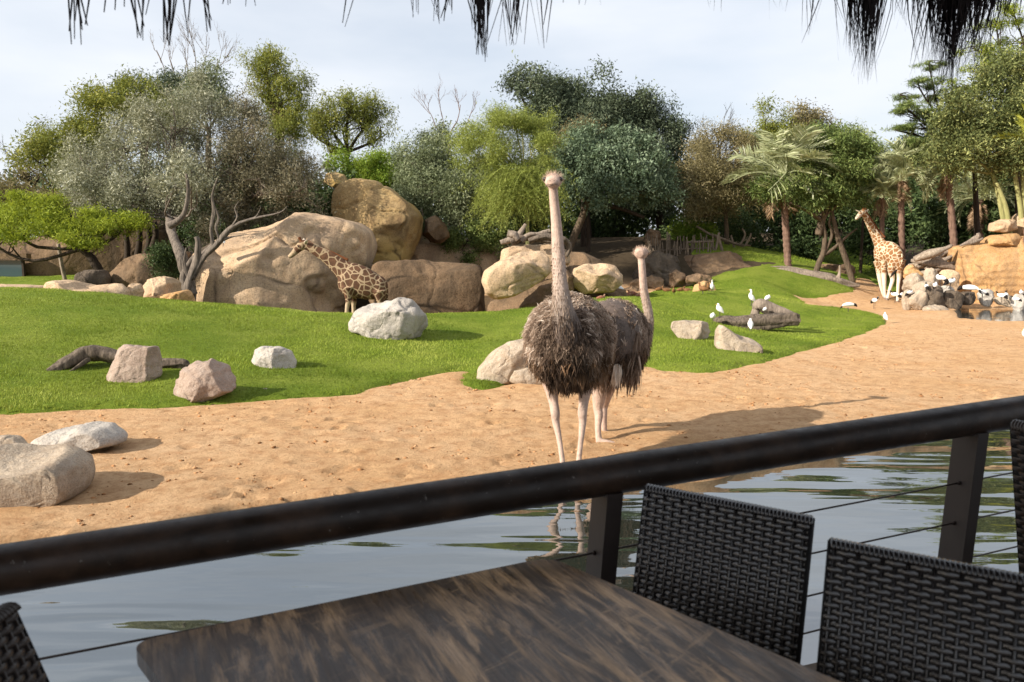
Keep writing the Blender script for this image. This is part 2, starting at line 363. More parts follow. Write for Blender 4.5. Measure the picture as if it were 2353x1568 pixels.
a = mixc(t, ramp(t, noi(t, v, .55, 5, .6), [(.35, 0), (.68, 1)]), (.63, .385, .195), (.68, .45, .26))
a = mixc(t, ramp(t, noi(t, v, 6, 6, .7), [(.44, 0), (.68, .8)]), a, (.42, .215, .095)); a = mixc(t, ramp(t, noi(t, v, 28, 6, .75), [(.53, 0), (.67, .7)]), a, (.36, .18, .08))
a = mixc(t, ramp(t, noi(t, v, 90, 3, .7), [(.32, .6), (.44, 0)]), a, (.36, .19, .09))
soil = mixc(t, noi(t, v, 4, 5, .7), (.035, .026, .016), (.11, .08, .05))
wet = mixc(t, noi(t, v, 9, 5, .7), (.06, .05, .03), (.17, .13, .07))
at = nd(t, 'ShaderNodeAttribute', attribute_name='tint')
a = mixc(t, ramp(t, at.outputs['Fac'], [(.2, 0), (.5, 1)]), a, soil); a = mixc(t, ramp(t, at.outputs['Fac'], [(.7, 0), (.95, 1)]), a, wet)
t.links.new(a, b.inputs['Base Color'])
p = bump(t, b, noi(t, v, 18, 8, .78), 1.0, .045); bump(t, b, noi(t, v, 140, 3, .8), .8, .006, p); M['sand'] = m
soilm = .5 * np.maximum(sst(27.5, 30, Q[:, 1]) * sst(-.2, -1, sdist(Q, np.array([W(a, 600, b)[:2] for a, b in ((1930, 27), (2110, 27), (2130, 31), (2060, 33), (2010, 40), (1975, 40), (1965, 31))]))), sst(18.8, 19.6, Q[:, 1]) * sst(1150, 1000, Q[:, 0] / Q[:, 1] * F + 1176))
soilm = np.maximum(soilm * (1 - bank), sst(.25, .8, bank) * (Q[:, 1] < 12))
o = ob('ground', mesh('ground', np.c_[Q, gz2], GF, 'sand', True, soilm)); o['kind'] = 'structure'

# lawn: turf sheet laid over the ground, with blades
m, t, b = mat('turf', .95, .1); v = coords(t)
a = mixc(t, ramp(t, noi(t, v, .9, 5, .6), [(.40, 0), (.60, 1)]), (.14, .20, .02), (.225, .27, .04))
a = mixc(t, ramp(t, noi(t, v, 26, 5, .75), [(.34, .8), (.52, 0)]), a, (.07, .105, .010)); a = mixc(t, ramp(t, noi(t, v, 3.2, 4, .7), [(.6, 0), (.75, .6)]), a, (.16, .17, .04))
t.links.new(a, b.inputs['Base Color']); bump(t, b, noi(t, v, 45, 6, .8), 1, .04); M['turf'] = m
def lawn(name, P, d, up=.035):
    lo, hi = P.min(0) - .3, P.max(0) + .3; lo = np.maximum(lo, (-26, 0)); hi = np.minimum(hi, (30, 46))
    q, fq = grid(np.arange(lo[0], hi[0], d), np.arange(lo[1], hi[1], d)); p3 = np.c_[q, np.zeros(len(q))]
    s = sdist(q, P) + .10 * fbm(p3 * 2.3, 3, 5) + .05 * fbm(p3 * 9, 2, 9) + .03 * fbm(p3 * 23, 2, 19)
    z = T(q) - .06 + (.06 + up) * sst(-.06, .22, s) + .018 * fbm(p3 * 1.7, 3, 21) * sst(0, .5, s)
    keep = (s > -.14)[fq].all(1); fq = fq[keep]; u = np.unique(fq); mp = np.full(len(q), -1); mp[u] = np.arange(len(u))
    o = ob(name, mesh(name, np.c_[q, z][u], mp[fq], 'turf')); o['kind'] = 'structure'; return P
lawn('lawn', LP, .105); lawn('planted_bank', LP2, .16); lawn('grass_verge', LP3, .16)
def blades(name, P, n, h, w, label, ylo=0, yhi=60, pw=1.0):
    lo, hi = P.min(0), P.max(0); k = 0; S = []
    c = rng.random((n * 4, 2)); y = np.maximum(lo[1], ylo) + (np.minimum(hi[1], yhi) - np.maximum(lo[1], ylo)) * c[:, 0] ** pw; x = (c[:, 1] - .5) * 2 * (y * .70 + .5) + y * .0
    q = np.c_[x, y]; q = q[(q[:, 0] > lo[0]) & (q[:, 0] < hi[0])]; p3 = np.c_[q, q[:, :1] * 0]
    s = sdist(q, P) + .10 * fbm(p3 * 2.3, 3, 5) + .05 * fbm(p3 * 9, 2, 9) + .03 * fbm(p3 * 23, 2, 19); ok = s > .0
    q = q[ok][:n]; s = s[ok][:n]; p3 = p3[ok][:n]; n = len(q)
    z = T(q) - .06 + .095 * sst(-.06, .22, s) + .018 * fbm(p3 * 1.7, 3, 21) * sst(0, .5, s)
    a = rng.random(n) * 2 * pi; tuft = sst(-.2, .7, fbm(p3 * 1.1, 3, 41)); hh = h * (.5 + .6 * rng.random(n) + .5 * tuft); le = rng.random((n, 2)) - .5
    ww = w * (.7 + .6 * rng.random(n)) * (1 + .02 * q[:, 1])
    B = np.c_[q, z - .01]; s1 = np.c_[np.cos(a) * ww, np.sin(a) * ww, 0 * a]
    V = np.stack([B - s1, B + s1, B + np.c_[le * hh[:, None] * 1.3, hh]], 1).reshape(-1, 3)
    ti = np.clip(.42 + .42 * fbm(p3 * .7, 4, 51) + .25 * (rng.random(n) - .5) + .1 * fbm(p3 * 6, 2, 77), 0, 1)
    o = ob(name, mesh(name, V, np.arange(3 * n).reshape(-1, 3), 'grass', False, np.repeat(ti, 3))); tag(o, label, 'grass', kind='stuff')
blades('grass', LP, 255000, .034, .0045, 'short bright green grass covering the mown lawn', 7, 30, 1.25)
blades('bank_grass', LP2, 30000, .06, .008, 'shaded green grass on the planted bank behind the rock wall')

# loose clods and grit on the sand
n = 7500; yy = 4.1 + 15 * rng.random(n) ** 1.5; xx = (rng.random(n) - .5) * 1.55 * (yy + 1.5); q = np.c_[xx, yy]; ok = (lawn_sd(q) < -.03) & (yy > shore_y(xx) + .15); q = q[ok]; n = len(q)
D_, I_ = ico(1); sz = .004 + .014 * rng.random(n) ** 4 + .0004 * q[:, 1]; j_ = 1 + .35 * rng.normal(size=(n, len(D_)))
V = np.c_[q, T(q) - .002][:, None, :] + D_[None] * j_[..., None] * (sz[:, None] * [1.2, 1.2, .7])[:, None, :]
m, t, b = mat('sand_clods', .95, .1); at = nd(t, 'ShaderNodeAttribute', attribute_name='tint'); t.links.new(ramp(t, at.outputs['Fac'], [(0, (.16, .075, .03)), (.6, (.42, .21, .09)), (1, (.52, .32, .17))]), b.inputs['Base Color']); M['clod'] = m
o = ob('sand_clods', mesh('sand_clods', V.reshape(-1, 3), (I_[None] + (np.arange(n) * len(D_))[:, None, None]).reshape(-1, 3), 'clod', True, np.repeat(rng.random(n), len(D_)))); tag(o, 'loose crumbs and clods scattered over the sand', 'gravel', kind='stuff')
# water
def water(name, V, Fc, z, base, rough, wave, ws):
    m, t, b = mat(name, .4, .0); b.inputs['Base Color'].default_value = (*base, 1); v = coords(t, (.30, 1.5, 1)); go = nd(t, 'ShaderNodeBsdfGlossy', Roughness=rough); go.inputs[0].default_value = (.93, .96, 1, 1)
    n1 = noi(t, v, ws, 2, .45, .3); big = ramp(t, noi(t, coords(t), .35, 2, .5), [(.38, .35), (.58, 1)]); hm = nd(t, 'ShaderNodeMath', operation='MULTIPLY'); t.links.new(n1, hm.inputs[0]); t.links.new(big, hm.inputs[1])
    p = bump(t, b, hm.outputs[0], wave, .11); p = bump(t, b, noi(t, v, ws * 4.2, 2, .5), wave * .2, .02, p); t.links.new(p, go.inputs['Normal'])
    fr = nd(t, 'ShaderNodeFresnel', IOR=1.45); t.links.new(p, fr.inputs['Normal']); fm = nd(t, 'ShaderNodeMapRange'); fm.inputs['To Min'].default_value = .24; fm.inputs['To Max'].default_value = 1.0; t.links.new(fr.outputs[0], fm.inputs['Value'])
    ms = nd(t, 'ShaderNodeMixShader'); t.links.new(fm.outputs[0], ms.inputs[0]); t.links.new(b.outputs[0], ms.inputs[1]); t.links.new(go.outputs[0], ms.inputs[2]); t.links.new(ms.outputs[0], t.nodes['Material Output'].inputs[0])
    M[name] = m; o = ob(name, mesh(name, np.c_[V, np.full(len(V), z)], Fc, name)); o['kind'] = 'structure'
WQ = np.array([[-14, -2], [14, -2], [14, 11], [-14, 9]]); water('pond_water', WQ, [(0, 1, 2, 3)], -.11, (.022, .027, .02), .012, .6, 1.4)
pq = np.array([W(a, 700, b)[:2] for a, b in ((2170, 25), (2195, 21.2), (2300, 20.2), (2440, 19.8), (2500, 25.6), (2330, 26.6), (2220, 26.4))])
water('pool_water', pq, [tuple(range(7))], Tz(*pq.mean(0)) - .10, (.04, .04, .03), .02, .08, 3)

# ================================================================== TERRACE
DK = .0
RA, RB = W(0, 1310, 2.02), W(2300, 953, 3.32)                          # rail axis: tube 14 cm thick
RD = (RB - RA) / np.linalg.norm((RB - RA)[:2]); RN = np.array([-RD[1], RD[0], 0]); RN /= np.linalg.norm(RN)
def on_rail(s): return RA + RD * s                                     # s metres along
RL = np.linalg.norm((RB - RA)[:2])
def rail_s(px):                                                        # along-rail position seen at a pixel column
    r = ray(px, 1100); A = np.array([[RD[0], -r[0]], [RD[1], -r[1]]]); return np.linalg.solve(A, -RA[:2])[0]
m, t, b = mat('dark_painted_rail', .38, .3); v = coords(t)
a = mixc(t, ramp(t, noi(t, v, 5, 6, .7), [(.45, 0), (.75, 1)]), (.016, .010, .007), (.055, .031, .019))
a = mixc(t, ramp(t, noi(t, v, 38, 5, .7), [(.66, 0), (.73, .6)]), a, (.26, .24, .22)); t.links.new(a, b.inputs['Base Color'])
t.links.new(ramp(t, noi(t, v, 14, 5, .7), [(.3, .28), (.7, .6)]), b.inputs['Roughness']); bump(t, b, noi(t, v, 30, 5, .7), .25, .004); M['rail'] = m
m, t, b = mat('brown_steel_post', .5, .4); v = coords(t)
t.links.new(mixc(t, noi(t, v, 12, 5, .7), (.012, .008, .0065), (.024, .015, .012)), b.inputs['Base Color']); bump(t, b, noi(t, v, 90, 4, .7), .2, .003); M['post'] = m
m, t, b = mat('dark_steel_cable', .45, .5); b.inputs['Base Color'].default_value = (.03, .018, .014, 1); b.inputs['Metallic'].default_value = .5; M['cable'] = m
rl = thing('railing', 'dark brown tubular railing with square posts and thin cables along the terrace edge', 'railing', (*on_rail(RL / 2)[:2], DK))
pth = np.array([on_rail(s) for s in np.linspace(-3.2, RL + 3.2, 40)]); part('top_rail', *tube(pth, .070, 28), 'rail', rl)
S1, S2 = rail_s(1397), rail_s(2224); gap = S2 - S1
Rz = np.stack([RD * [1, 1, 0], RN, [0, 0, 1]], 1); Rz[:, 0] /= np.linalg.norm(Rz[:, 0])
for s in (S1 - gap * 1.42, S1, S2, S2 + gap):
    p = on_rail(s); h = p[2] - .05 - (-.35)
    V, Fc = box((0, 0, 0), (.062, .12, h)); V = V @ Rz.T; lean = -.075
    V[:, 0] += V[:, 2] * (-lean) * RD[0]; V[:, 1] += V[:, 2] * (-lean) * RD[1]
    V += [p[0] + lean * RD[0] * -.0, p[1], -.35 + h / 2]; V[:, :2] += RD[:2] * lean * h / 2
    po = part('post', V, Fc, 'post', rl, False)
    for off in (.28, .46, .64, .80):
        zz = p[2] - off; f = part('cable_fitting', *tube([p + RD * (-.036 + lean * (p[2] - zz)) + [0, 0, zz - p[2]], p + RD * (-.028 + lean * (p[2] - zz)) + [0, 0, zz - p[2]]], .009, 8), 'cable', po, root=rl)
for off in (.28, .46, .64, .80):
    part('cable', *tube([on_rail(-3.2) - [0, 0, off], on_rail(RL + 3.2) - [0, 0, off]], .0038, 6), 'cable', rl)
# deck
def quad_slab(c4, z0, z1):
    V = np.array([[*p, z0] for p in c4] + [[*p, z1] for p in c4]); return V, [(3, 2, 1, 0), (4, 5, 6, 7)] + [(i, (i + 1) % 4, (i + 1) % 4 + 4, i + 4) for i in range(4)]
m, t, b = mat('deck_boards', .7, .3); v = coords(t, (1, 8, 1)); t.links.new(mixc(t, noi(t, v, 4, 5, .7), (.05, .033, .022), (.10, .07, .045)), b.inputs['Base Color']); M['deckwood'] = m
e0 = on_rail(-8)[:2] + RN[:2] * .06; e1 = on_rail(9)[:2] + RN[:2] * .06
o = ob('deck', mesh('deck', *quad_slab([e0, e1, e1 - RN[:2] * 9, e0 - RN[:2] * 9], -.09, DK), 'deckwood', False)); o['kind'] = 'structure'
o = ob('deck_foundation', mesh('deck_foundation', *quad_slab([e0 - RN[:2] * .3, e1 - RN[:2] * .3, e1 - RN[:2] * 8.8, e0 - RN[:2] * 8.8], -.9, -.09), 'darkrock', False)); o['kind'] = 'structure'

# dining table
TZ = .77
c0 = Wz(300, 1476, TZ); c1 = Wz(1262, 1280, TZ); c2 = Wz(1945, 1572, TZ)
u = (c1 - c0); LW = np.linalg.norm(u); u /= LW; wv = c2 - c1; wv /= np.linalg.norm(wv)
wv = wv + u * .0; wv /= np.linalg.norm(wv); LD = 1.15
m, t, b = mat('worn_dark_varnished_wood', .42, .28); v = coords(t, (1, 1, 1), 'UV')
vs = coords(t, (1.0, 22, 1), 'UV'); g = noi(t, vs, 4, 7, .7, .5); vf = coords(t, (2.0, 60, 1), 'UV'); gf = noi(t, vf, 4, 5, .7, .3)
a = mixc(t, ramp(t, g, [(.34, 0), (.68, 1)]), (.030, .019, .013), (.105, .066, .041))
va = coords(t, (1.6, 9, 1), 'UV'); vb = coords(t, (9, 1.4, 1), 'UV')
w1 = ramp(t, noi(t, va, 2.0, 7, .7, .5), [(.45, 0), (.59, 1)]); w2 = ramp(t, noi(t, vb, 2.0, 7, .72, .4), [(.56, 0), (.66, .7)])
big = ramp(t, noi(t, v, 2.0, 4, .55, .4), [(.36, .15), (.56, 1)])
wx = mixc(t, 1.0, w1, w2, 'LIGHTEN'); wx = mixc(t, 1.0, wx, big, 'MULTIPLY'); wx = mixc(t, 1.0, wx, ramp(t, gf, [(.32, .45), (.62, 1)]), 'MULTIPLY')
a = mixc(t, wx, a, mixc(t, g, (.42, .24, .115), (.68, .45, .25))); t.links.new(a, b.inputs['Base Color'])
t.links.new(ramp(t, noi(t, va, 3, 4, .6), [(.3, .20), (.7, .42)]), b.inputs['Roughness'])
p = bump(t, b, g, .22, .004); bump(t, b, wx, -.15, .003, p); M['tablewood'] = m
tb = thing('dining_table', 'worn dark varnished wooden table top with rounded corners beside the railing', 'table', (*(c0 + u * LW / 2 + wv * LD / 2)[:2], DK))
NP = 3; prof = []
def plank(k):
    a0, a1 = LW * k / NP , LW * (k + 1) / NP ; rr = .055
    pts = [(a0, 0), (a1, 0), (a1, LD), (a0, LD)]; poly = []
    for i, (x, y) in enumerate(pts):
        rnd = (k == 0 and i in (0, 3)) or (k == NP - 1 and i in (1, 2))
        if rnd:
            cxx = x + (rr if x == a0 else -rr); cyy = y + (rr if y == 0 else -rr); st = {0: pi, 1: 1.5 * pi, 2: 0, 3: .5 * pi}[i]
            poly += [(cxx + rr * cos(st + pi / 2 * j / 6), cyy + rr * sin(st + pi / 2 * j / 6)) for j in range(7)]
        else: poly.append((x, y))
    bm = bmesh.new(); org = ORG[tb.name]; n = len(poly)
    def pt(x, y, z): return Vector(tuple(np.array([*(c0 + u * x + wv * y)[:2], z]) - org))
    top = [bm.verts.new(pt(x, y, TZ)) for x, y in poly]; bot = [bm.verts.new(pt(x, y, TZ - .04)) for x, y in poly]
    ft = bm.faces.new(top); bm.faces.new(bot[::-1]); 
    for i in range(n): bm.faces.new((top[i], bot[i], bot[(i + 1) % n], top[(i + 1) % n]))
    bm.normal_update(); bmesh.ops.recalc_face_normals(bm, faces=bm.faces)
    bmesh.ops.bevel(bm, geom=[e for e in bm.edges if all(abs(v.co.z - (TZ - org[2])) < 1e-5 for v in e.verts)], offset=.0004, segments=2, affect='EDGES')
    uv = bm.loops.layers.uv.new('UVMap')
    for f in bm.faces:
        for l in f.loops:
            w = np.array(l.vert.co) + org - c0; l[uv].uv = (float(w @ wv) + k * .37, float(w @ u))
    me = bpy.data.meshes.new('plank'); bm.to_mesh(me); bm.free(); me.materials.append(M['tablewood']); ob('plank', me, tb)
for k in range(NP): plank(k)
def bar(a, b, w, h): return tube([a, b], [(w / 1.414, h / 1.414)] * 2, 4)
for x in (.09, LW - .09):
    for y in (.09, LD - .09):
        p = c0 + u * x + wv * y; part('leg', *box((p[0], p[1], (DK + TZ - .04) / 2), (.065, .065, TZ - .04 - DK)), 'post', tb, False)
for y in (.09, LD - .09):
    a_, b_ = c0 + u * .09 + wv * y, c0 + u * (LW - .09) + wv * y; part('apron', *bar(a_ - [0, 0, .08], b_ - [0, 0, .08], .03, .08), 'post', tb, False)

# woven chairs
m, t, b = mat('black_brown_resin_wicker', .20, .9); v = coords(t); t.links.new(mixc(t, noi(t, v, 9, 4, .6), (.010, .009, .010), (.020, .016, .015)), b.inputs['Base Color'])
bump(t, b, noi(t, coords(t, (3, 60, 200)), 6, 3, .6), .25, .002); M['wicker'] = m
m, t, b = mat('brown_resin_wicker', .4, .5); b.inputs['Base Color'].default_value = (.028, .018, .013, 1); M['wicker2'] = m
m, t, b = mat('black_chair_core', .7, .2); b.inputs['Base Color'].default_value = (.008, .007, .007, 1); M['core'] = m
CW, NC, NR, SEATZ, BT = .54, 18, 34, .44, .97
def strand_mesh(ph, side):
    n = NC * 6 + 1; x = np.linspace(-CW / 2 + .002, CW / 2 - .002, n); k = (x + CW / 2) / CW * NC
    w = np.sin(pi * (k - .0) + (pi if ph else 0)) ; w = np.sign(w) * np.abs(w) ** .7
    hgt = .0060; V = []
    for j, (dz, dd) in enumerate(((-1, -.0016), (-.45, .0008), (.45, .0008), (1, -.0016))):
        V.append(np.c_[x, side * (.018 + .0034 * w + dd), np.full(n, dz * hgt * .98)])
    V = np.stack(V, 1).reshape(-1, 3); Fq = []
    for i in range(n - 1):
        for j in range(3): q = (i * 4 + j, (i + 1) * 4 + j, (i + 1) * 4 + j + 1, i * 4 + j + 1); Fq.append(q if side < 0 else q[::-1])
    return mesh('strand', V, Fq, 'wicker')
STR = {(p, s): strand_mesh(p, s) for p in (0, 1) for s in (-1, 1)}
def chair(label, loc, rz, m='wicker', tilt=-.21):
    e = thing('wicker_chair', label, 'chair', loc, 'wicker chairs around the table'); e.rotation_euler = (0, 0, rz)
    def pt(name, VF, mm, par=e, sm=True): return ob(name, mesh(name, *VF, mm, sm), par)
    bk = pt('backrest', box((0, 0, (BT - .40) / 2), (CW - .012, .032, BT - .40)), 'core', e, False); bk.location = (0, 0, .40); bk.rotation_euler = (tilt, 0, 0)
    H = BT - .40; pitch = (H - .03) / NR
    for r in range(NR):
        for s in (-1, 1):
            o = ob('strand', STR[(r % 2, s)], bk); o.location = (0, 0, .012 + pitch * (r + .5)); o.scale = (1, 1, pitch / .0118)
            if m != 'wicker': o.material_slots[0].link = 'OBJECT'; o.material_slots[0].material = M[m]
    for k in range(NC):
        x = -CW / 2 + CW * (k + .5) / NC
        pt('stake', tube([(x, -.0178, .01), (x, -.0178, H - .012)], .0036, 6), m, bk); 
    bd = Bag()
    for k in range(46):
        x = -CW / 2 + CW * (k + .5) / 46; bd.add(tube([(x - .008, .021, H - .018), (x - .005, .018, H - .004), (x, 0, H + .002), (x + .005, -.018, H - .004), (x + .008, -.022, H - .018)], [.007, .0078, .008, .0078, .007], 6, 9))
    pt('top_binding', bd.get(), m, bk)
    for sx in (-1, 1): pt('side_binding', tube([(sx * (CW / 2 - .002), 0, 0), (sx * (CW / 2 - .002), 0, H)], [(.008, .020)] * 2, 10, up=(0, 1, 0)), 'core', bk)
    pt('seat', box((0, -.22, .42), (CW - .01, .45, .06)), m, e, False)
    for sx in (-1, 1):
        pt('leg', tube([(sx * .22, -.42, .39), (sx * .22, -.42, 0)], .02, 8), m); pt('leg', tube([(sx * .22, -.01, .44), (sx * .22, .03, 0)], .02, 8), m)
    return e
def chair_from(tl, tr, label, m='wicker', zt=DK + BT, w=None):
    a = Wz(*tl, zt); b = Wz(*tr, zt); d = b - a; d[2] = 0; mid = a + d / np.linalg.norm(d) * CW / 2
    rz = atan2(-d[1], -d[0]) + pi if False else atan2(d[1], d[0])
    # chair front (local -y) must look at the table
    f = np.array([sin(rz), -cos(rz)]) * sin(.21) * (BT - .4)
    return chair(label, (mid[0] + f[0], mid[1] + f[1], DK), rz, m)
chair_from((1487, 1108), (1872, 1183), 'black woven wicker chair next to the square railing post, pushed in at the table')
chair_from((1908, 1232), (2353, 1316), 'black woven wicker chair at the table end away from the railing, coarse weave')
# ================================================================== ROCKS
def rock_geo(poly, depth, thick, seed, lvl=4, noise=.05, facets=5, pw=.8, back=1.0, lean=0.0, cuts=()):
    """volume with the outline 'poly' (pixels) standing at distance 'depth', 'thick' metres from front to back (half)"""
    r = np.random.default_rng(seed); P = np.array([W(a, b, depth) for a, b in poly]); c = P.mean(0); q = P - c
    th = np.arctan2(q[:, 2], q[:, 0]); rad = np.hypot(q[:, 0], q[:, 2]); o = np.argsort(th); th = th[o]; rad = rad[o]
    D, Fc = ico(lvl); a = np.arctan2(D[:, 2], D[:, 0]); s = np.hypot(D[:, 0], D[:, 2])
    tt = np.linspace(-pi, pi, 361); ca, sa = np.cos(tt), np.sin(tt); X = np.full(361, 1e9); A_, B_ = q, np.roll(q, -1, 0)
    for i in range(len(q)):                                       # distance from the middle to the outline in every direction
        ex, ez = B_[i, 0] - A_[i, 0], B_[i, 2] - A_[i, 2]; den = ca * ez - sa * ex; den = np.where(np.abs(den) < 1e-9, 1e-9, den)
        tr_ = (A_[i, 0] * ez - A_[i, 2] * ex) / den; uu = (A_[i, 0] * sa - A_[i, 2] * ca) / den
        X = np.where((tr_ > 0) & (uu >= -1e-6) & (uu <= 1 + 1e-6), np.minimum(X, tr_), X)
    X = np.where(X > 1e8, rad.mean(), X); k = np.ones(7) / 7; X = np.convolve(np.r_[X[-10:-1], X, X[1:10]], k, 'same')[9:-9]
    R = np.interp(a, tt, X)
    U = np.c_[np.cos(a) * s ** pw, D[:, 1], np.sin(a) * s ** pw]        # unit shape
    for _ in range(facets):
        n = np.array([r.uniform(-.8, .8), -abs(r.normal(.8, .5)), r.uniform(-.35, .9)]); n /= np.linalg.norm(n); tq = r.uniform(.62, .85)
        d = U @ n; k = d > tq; U[k] -= np.outer((d[k] - tq) * .92, n)
    for n, tq in cuts:
        n = np.array(n, float); n /= np.linalg.norm(n); d = U @ n; k = d > tq; U[k] -= np.outer((d[k] - tq) * .97, n)
    V = np.c_[U[:, 0] * R, U[:, 1] * thick * np.where(U[:, 1] > 0, back, 1), U[:, 2] * R]
    ext = rad.mean(); nn = V / np.linalg.norm(V, axis=1)[:, None]
    V += nn * (ext * noise * fbm(V / ext * 1.6 + seed, 5, seed, .55))[:, None]
    fr = np.abs(fbm(V / ext * np.array([1.0, 1.0, 1.5]) + seed * 3.1, 3, seed + 7, .45)); V -= nn * (ext * (.03 + noise * .6) * np.exp(-(fr / .045) ** 2))[:, None]      # cracks
    st = np.floor(3.5 * fbm(V / ext * 1.2 + seed * 1.7, 2, seed + 3)) / 3.5; V += nn * (ext * noise * .55 * st)[:, None]                                              # broken steps
    V[:, 1] += lean * V[:, 2]
    return V + c, Fc
def rock(label, poly, m, depth=None, thick=None, seed=1, foot=None, lvl=4, noise=.05, facets=5, pw=.8, name='boulder', cat='boulder', group=None, back=1.0, lean=0.0, cuts=()):
    xsz = [p[0] for p in poly]
    if depth is None:
        f = hit(*(foot or ((min(xsz) + max(xsz)) / 2, max(p[1] for p in poly) - 4))); w = (max(xsz) - min(xsz)) / PXM(f[1]); thick = thick or w * .38; depth = f[1] + thick * .55
    w = (max(xsz) - min(xsz)) / PXM(depth); thick = thick or w * .38
    V, Fc = rock_geo(poly, depth, thick, seed, lvl, noise, facets, pw, back, lean, cuts)
    base = np.array([*V[:, :2].mean(0), V[:, 2].min()]); return single(name, V, Fc, m, label, cat, group, loc=base)
LR = 'rocks on the lawn'
rock('upright square pinkish granite block in front of the bent log', [(245, 888), (255, 840), (266, 803), (280, 793), (320, 796), (358, 795), (366, 830), (367, 866), (340, 882), (290, 888)], 'pinkstone', seed=3, lvl=5, noise=.025, facets=3, pw=.45, group=LR, cuts=(((0, -1, .2), .45), ((.9, -.4, .1), .75)))
rock('rounded pink and white boulder near the sand edge of the lawn', [(398, 905), (400, 875), (412, 845), (440, 826), (480, 826), (520, 840), (540, 868), (540, 895), (510, 914), (470, 926), (430, 929)], 'pinkstone', seed=5, lvl=5, noise=.07, facets=7, pw=.65, group=LR)
rock('small pale boulder with a dark cleft alone on the open grass', [(572, 832), (580, 805), (600, 795), (640, 797), (670, 808), (680, 830), (680, 858), (640, 858), (600, 852)], 'greystone', seed=8, lvl=5, noise=.06, facets=7, pw=.65, group=LR)
rock('large light grey limestone boulder in front of the giraffe with lowered neck', [(802, 747), (812, 718), (840, 700), (880, 683), (915, 683), (945, 695), (965, 712), (980, 725), (983, 750), (970, 778), (930, 790), (880, 792), (850, 784), (835, 768), (805, 760)], 'greystone', seed=12, lvl=5, noise=.08, facets=9, pw=.65, group=LR)
rock('small flat pale stone lying in the grass at the sand edge', [(588, 902), (596, 894), (612, 892), (618, 897), (606, 905)], 'granite', seed=14, lvl=3, group=LR, name='stone', cat='stone')
rock('large pale flat-topped boulder on the sand with a long shadow', [(-130, 1150), (-120, 1060), (-50, 1035), (0, 1035), (60, 1030), (110, 1040), (150, 1052), (178, 1070), (186, 1112), (178, 1140), (100, 1162), (40, 1180), (-60, 1190)], 'granite', seed=17, foot=(60, 1172), lvl=5, noise=.012, facets=0, pw=.4, thick=.42, cuts=(((-.05, -.22, .97), .42), ((.12, -.98, -.05), .62)))
rock('long low grey boulder lying on the sand', [(70, 1030), (90, 1003), (140, 985), (200, 975), (250, 978), (280, 998), (287, 1016), (230, 1028), (180, 1045), (140, 1052), (100, 1046)], 'greystone', seed=19, lvl=5, noise=.05, facets=6, pw=.65)
rock('small pale boulder behind the flat-topped boulder on the sand', [(-40, 1040), (-20, 1006), (10, 1001), (40, 1004), (66, 1030), (20, 1046)], 'granite', seed=21, lvl=4, noise=.05)
rock('pale sloping boulder behind the ostriches at the tip of the lawn', [(1095, 876), (1100, 845), (1130, 815), (1170, 785), (1215, 775), (1250, 790), (1262, 850), (1240, 880), (1150, 886)], 'granite', seed=23, lvl=5, noise=.05, facets=6, thick=.38)
rock('small buff stone block beside the ostrich leg', [(1170, 878), (1180, 851), (1215, 846), (1250, 848), (1256, 882), (1200, 888)], 'granite', seed=25, lvl=4, noise=.05, facets=8, pw=.5, thick=.14)
rock('wedge shaped cream boulder at the end of the egret log', [(1541, 755), (1545, 739), (1600, 735), (1635, 742), (1643, 765), (1632, 782), (1608, 790), (1560, 780)], 'granite', seed=27, lvl=5, noise=.02, facets=2, pw=.5, group=LR, cuts=(((-.4, -.9, .35), .45), ((.85, -.5, .05), .5), ((0, -.2, 1), .7)))
rock('sloping cream boulder leaning in front of the egret log', [(1643, 795), (1645, 762), (1655, 745), (1680, 760), (1730, 780), (1750, 796), (1750, 816), (1700, 818), (1655, 812)], 'granite', seed=29, lvl=5, noise=.02, facets=2, pw=.5, group=LR, cuts=(((-.15, -.95, .3), .45), ((.5, -.4, .8), .55)))
rock('smooth orange rounded rock beside the standing brown ducks', [(1590, 676), (1596, 655), (1618, 645), (1640, 652), (1648, 676)], 'orangerock', seed=31, lvl=4, noise=.02, facets=2)

# big artificial rocks behind the lawn
def big(label, poly, m, depth, thick, seed, **k): k.setdefault('lvl', 5); return rock(label, poly, m, depth, thick, seed, **k)
big('huge smooth tan domed boulder beside the twisted olive trunk', [(365, 800), (385, 715), (418, 632), (470, 577), (530, 537), (590, 507), (650, 493), (710, 490), (780, 497), (830, 511), (857, 532), (864, 570), (852, 612), (842, 655), (800, 705), (790, 790), (600, 800)], 'sandrock', 24.6, 2.6, 41, noise=.035, facets=4, lvl=6)
big('tall ochre yellow domed rock rising behind the tan dome', [(765, 445), (780, 422), (815, 413), (860, 418), (910, 440), (950, 470), (970, 500), (966, 545), (945, 600), (935, 650), (800, 660), (785, 560), (765, 480)], 'ochre', 28.0, 2.2, 43, noise=.04, facets=4, lvl=6)
big('small rounded rock peeping over the top of the ochre dome', [(745, 420), (750, 400), (770, 394), (792, 402), (800, 425), (770, 435)], 'ochre', 30.5, .6, 44, noise=.04)
big('long flat-topped dark brown rock wall behind the grey boulder', [(848, 640), (858, 606), (880, 596), (1000, 601), (1106, 609), (1117, 640), (1114, 760), (1000, 780), (860, 775)], 'brownrock', 24.4, 1.5, 45, noise=.04, facets=5, pw=.45)
big('small brown rounded rock wedged under the grey green bush', [(968, 540), (975, 507), (1000, 495), (1028, 515), (1034, 545), (1012, 560), (985, 558)], 'brownrock', 28.6, .8, 46, noise=.05)
big('reddish earth rock wall under the blue green bushes', [(925, 640), (935, 560), (965, 525), (1040, 545), (1120, 560), (1160, 590), (1180, 640), (1050, 660)], 'sandrock', 30.2, 1.2, 47, noise=.05, pw=.5)
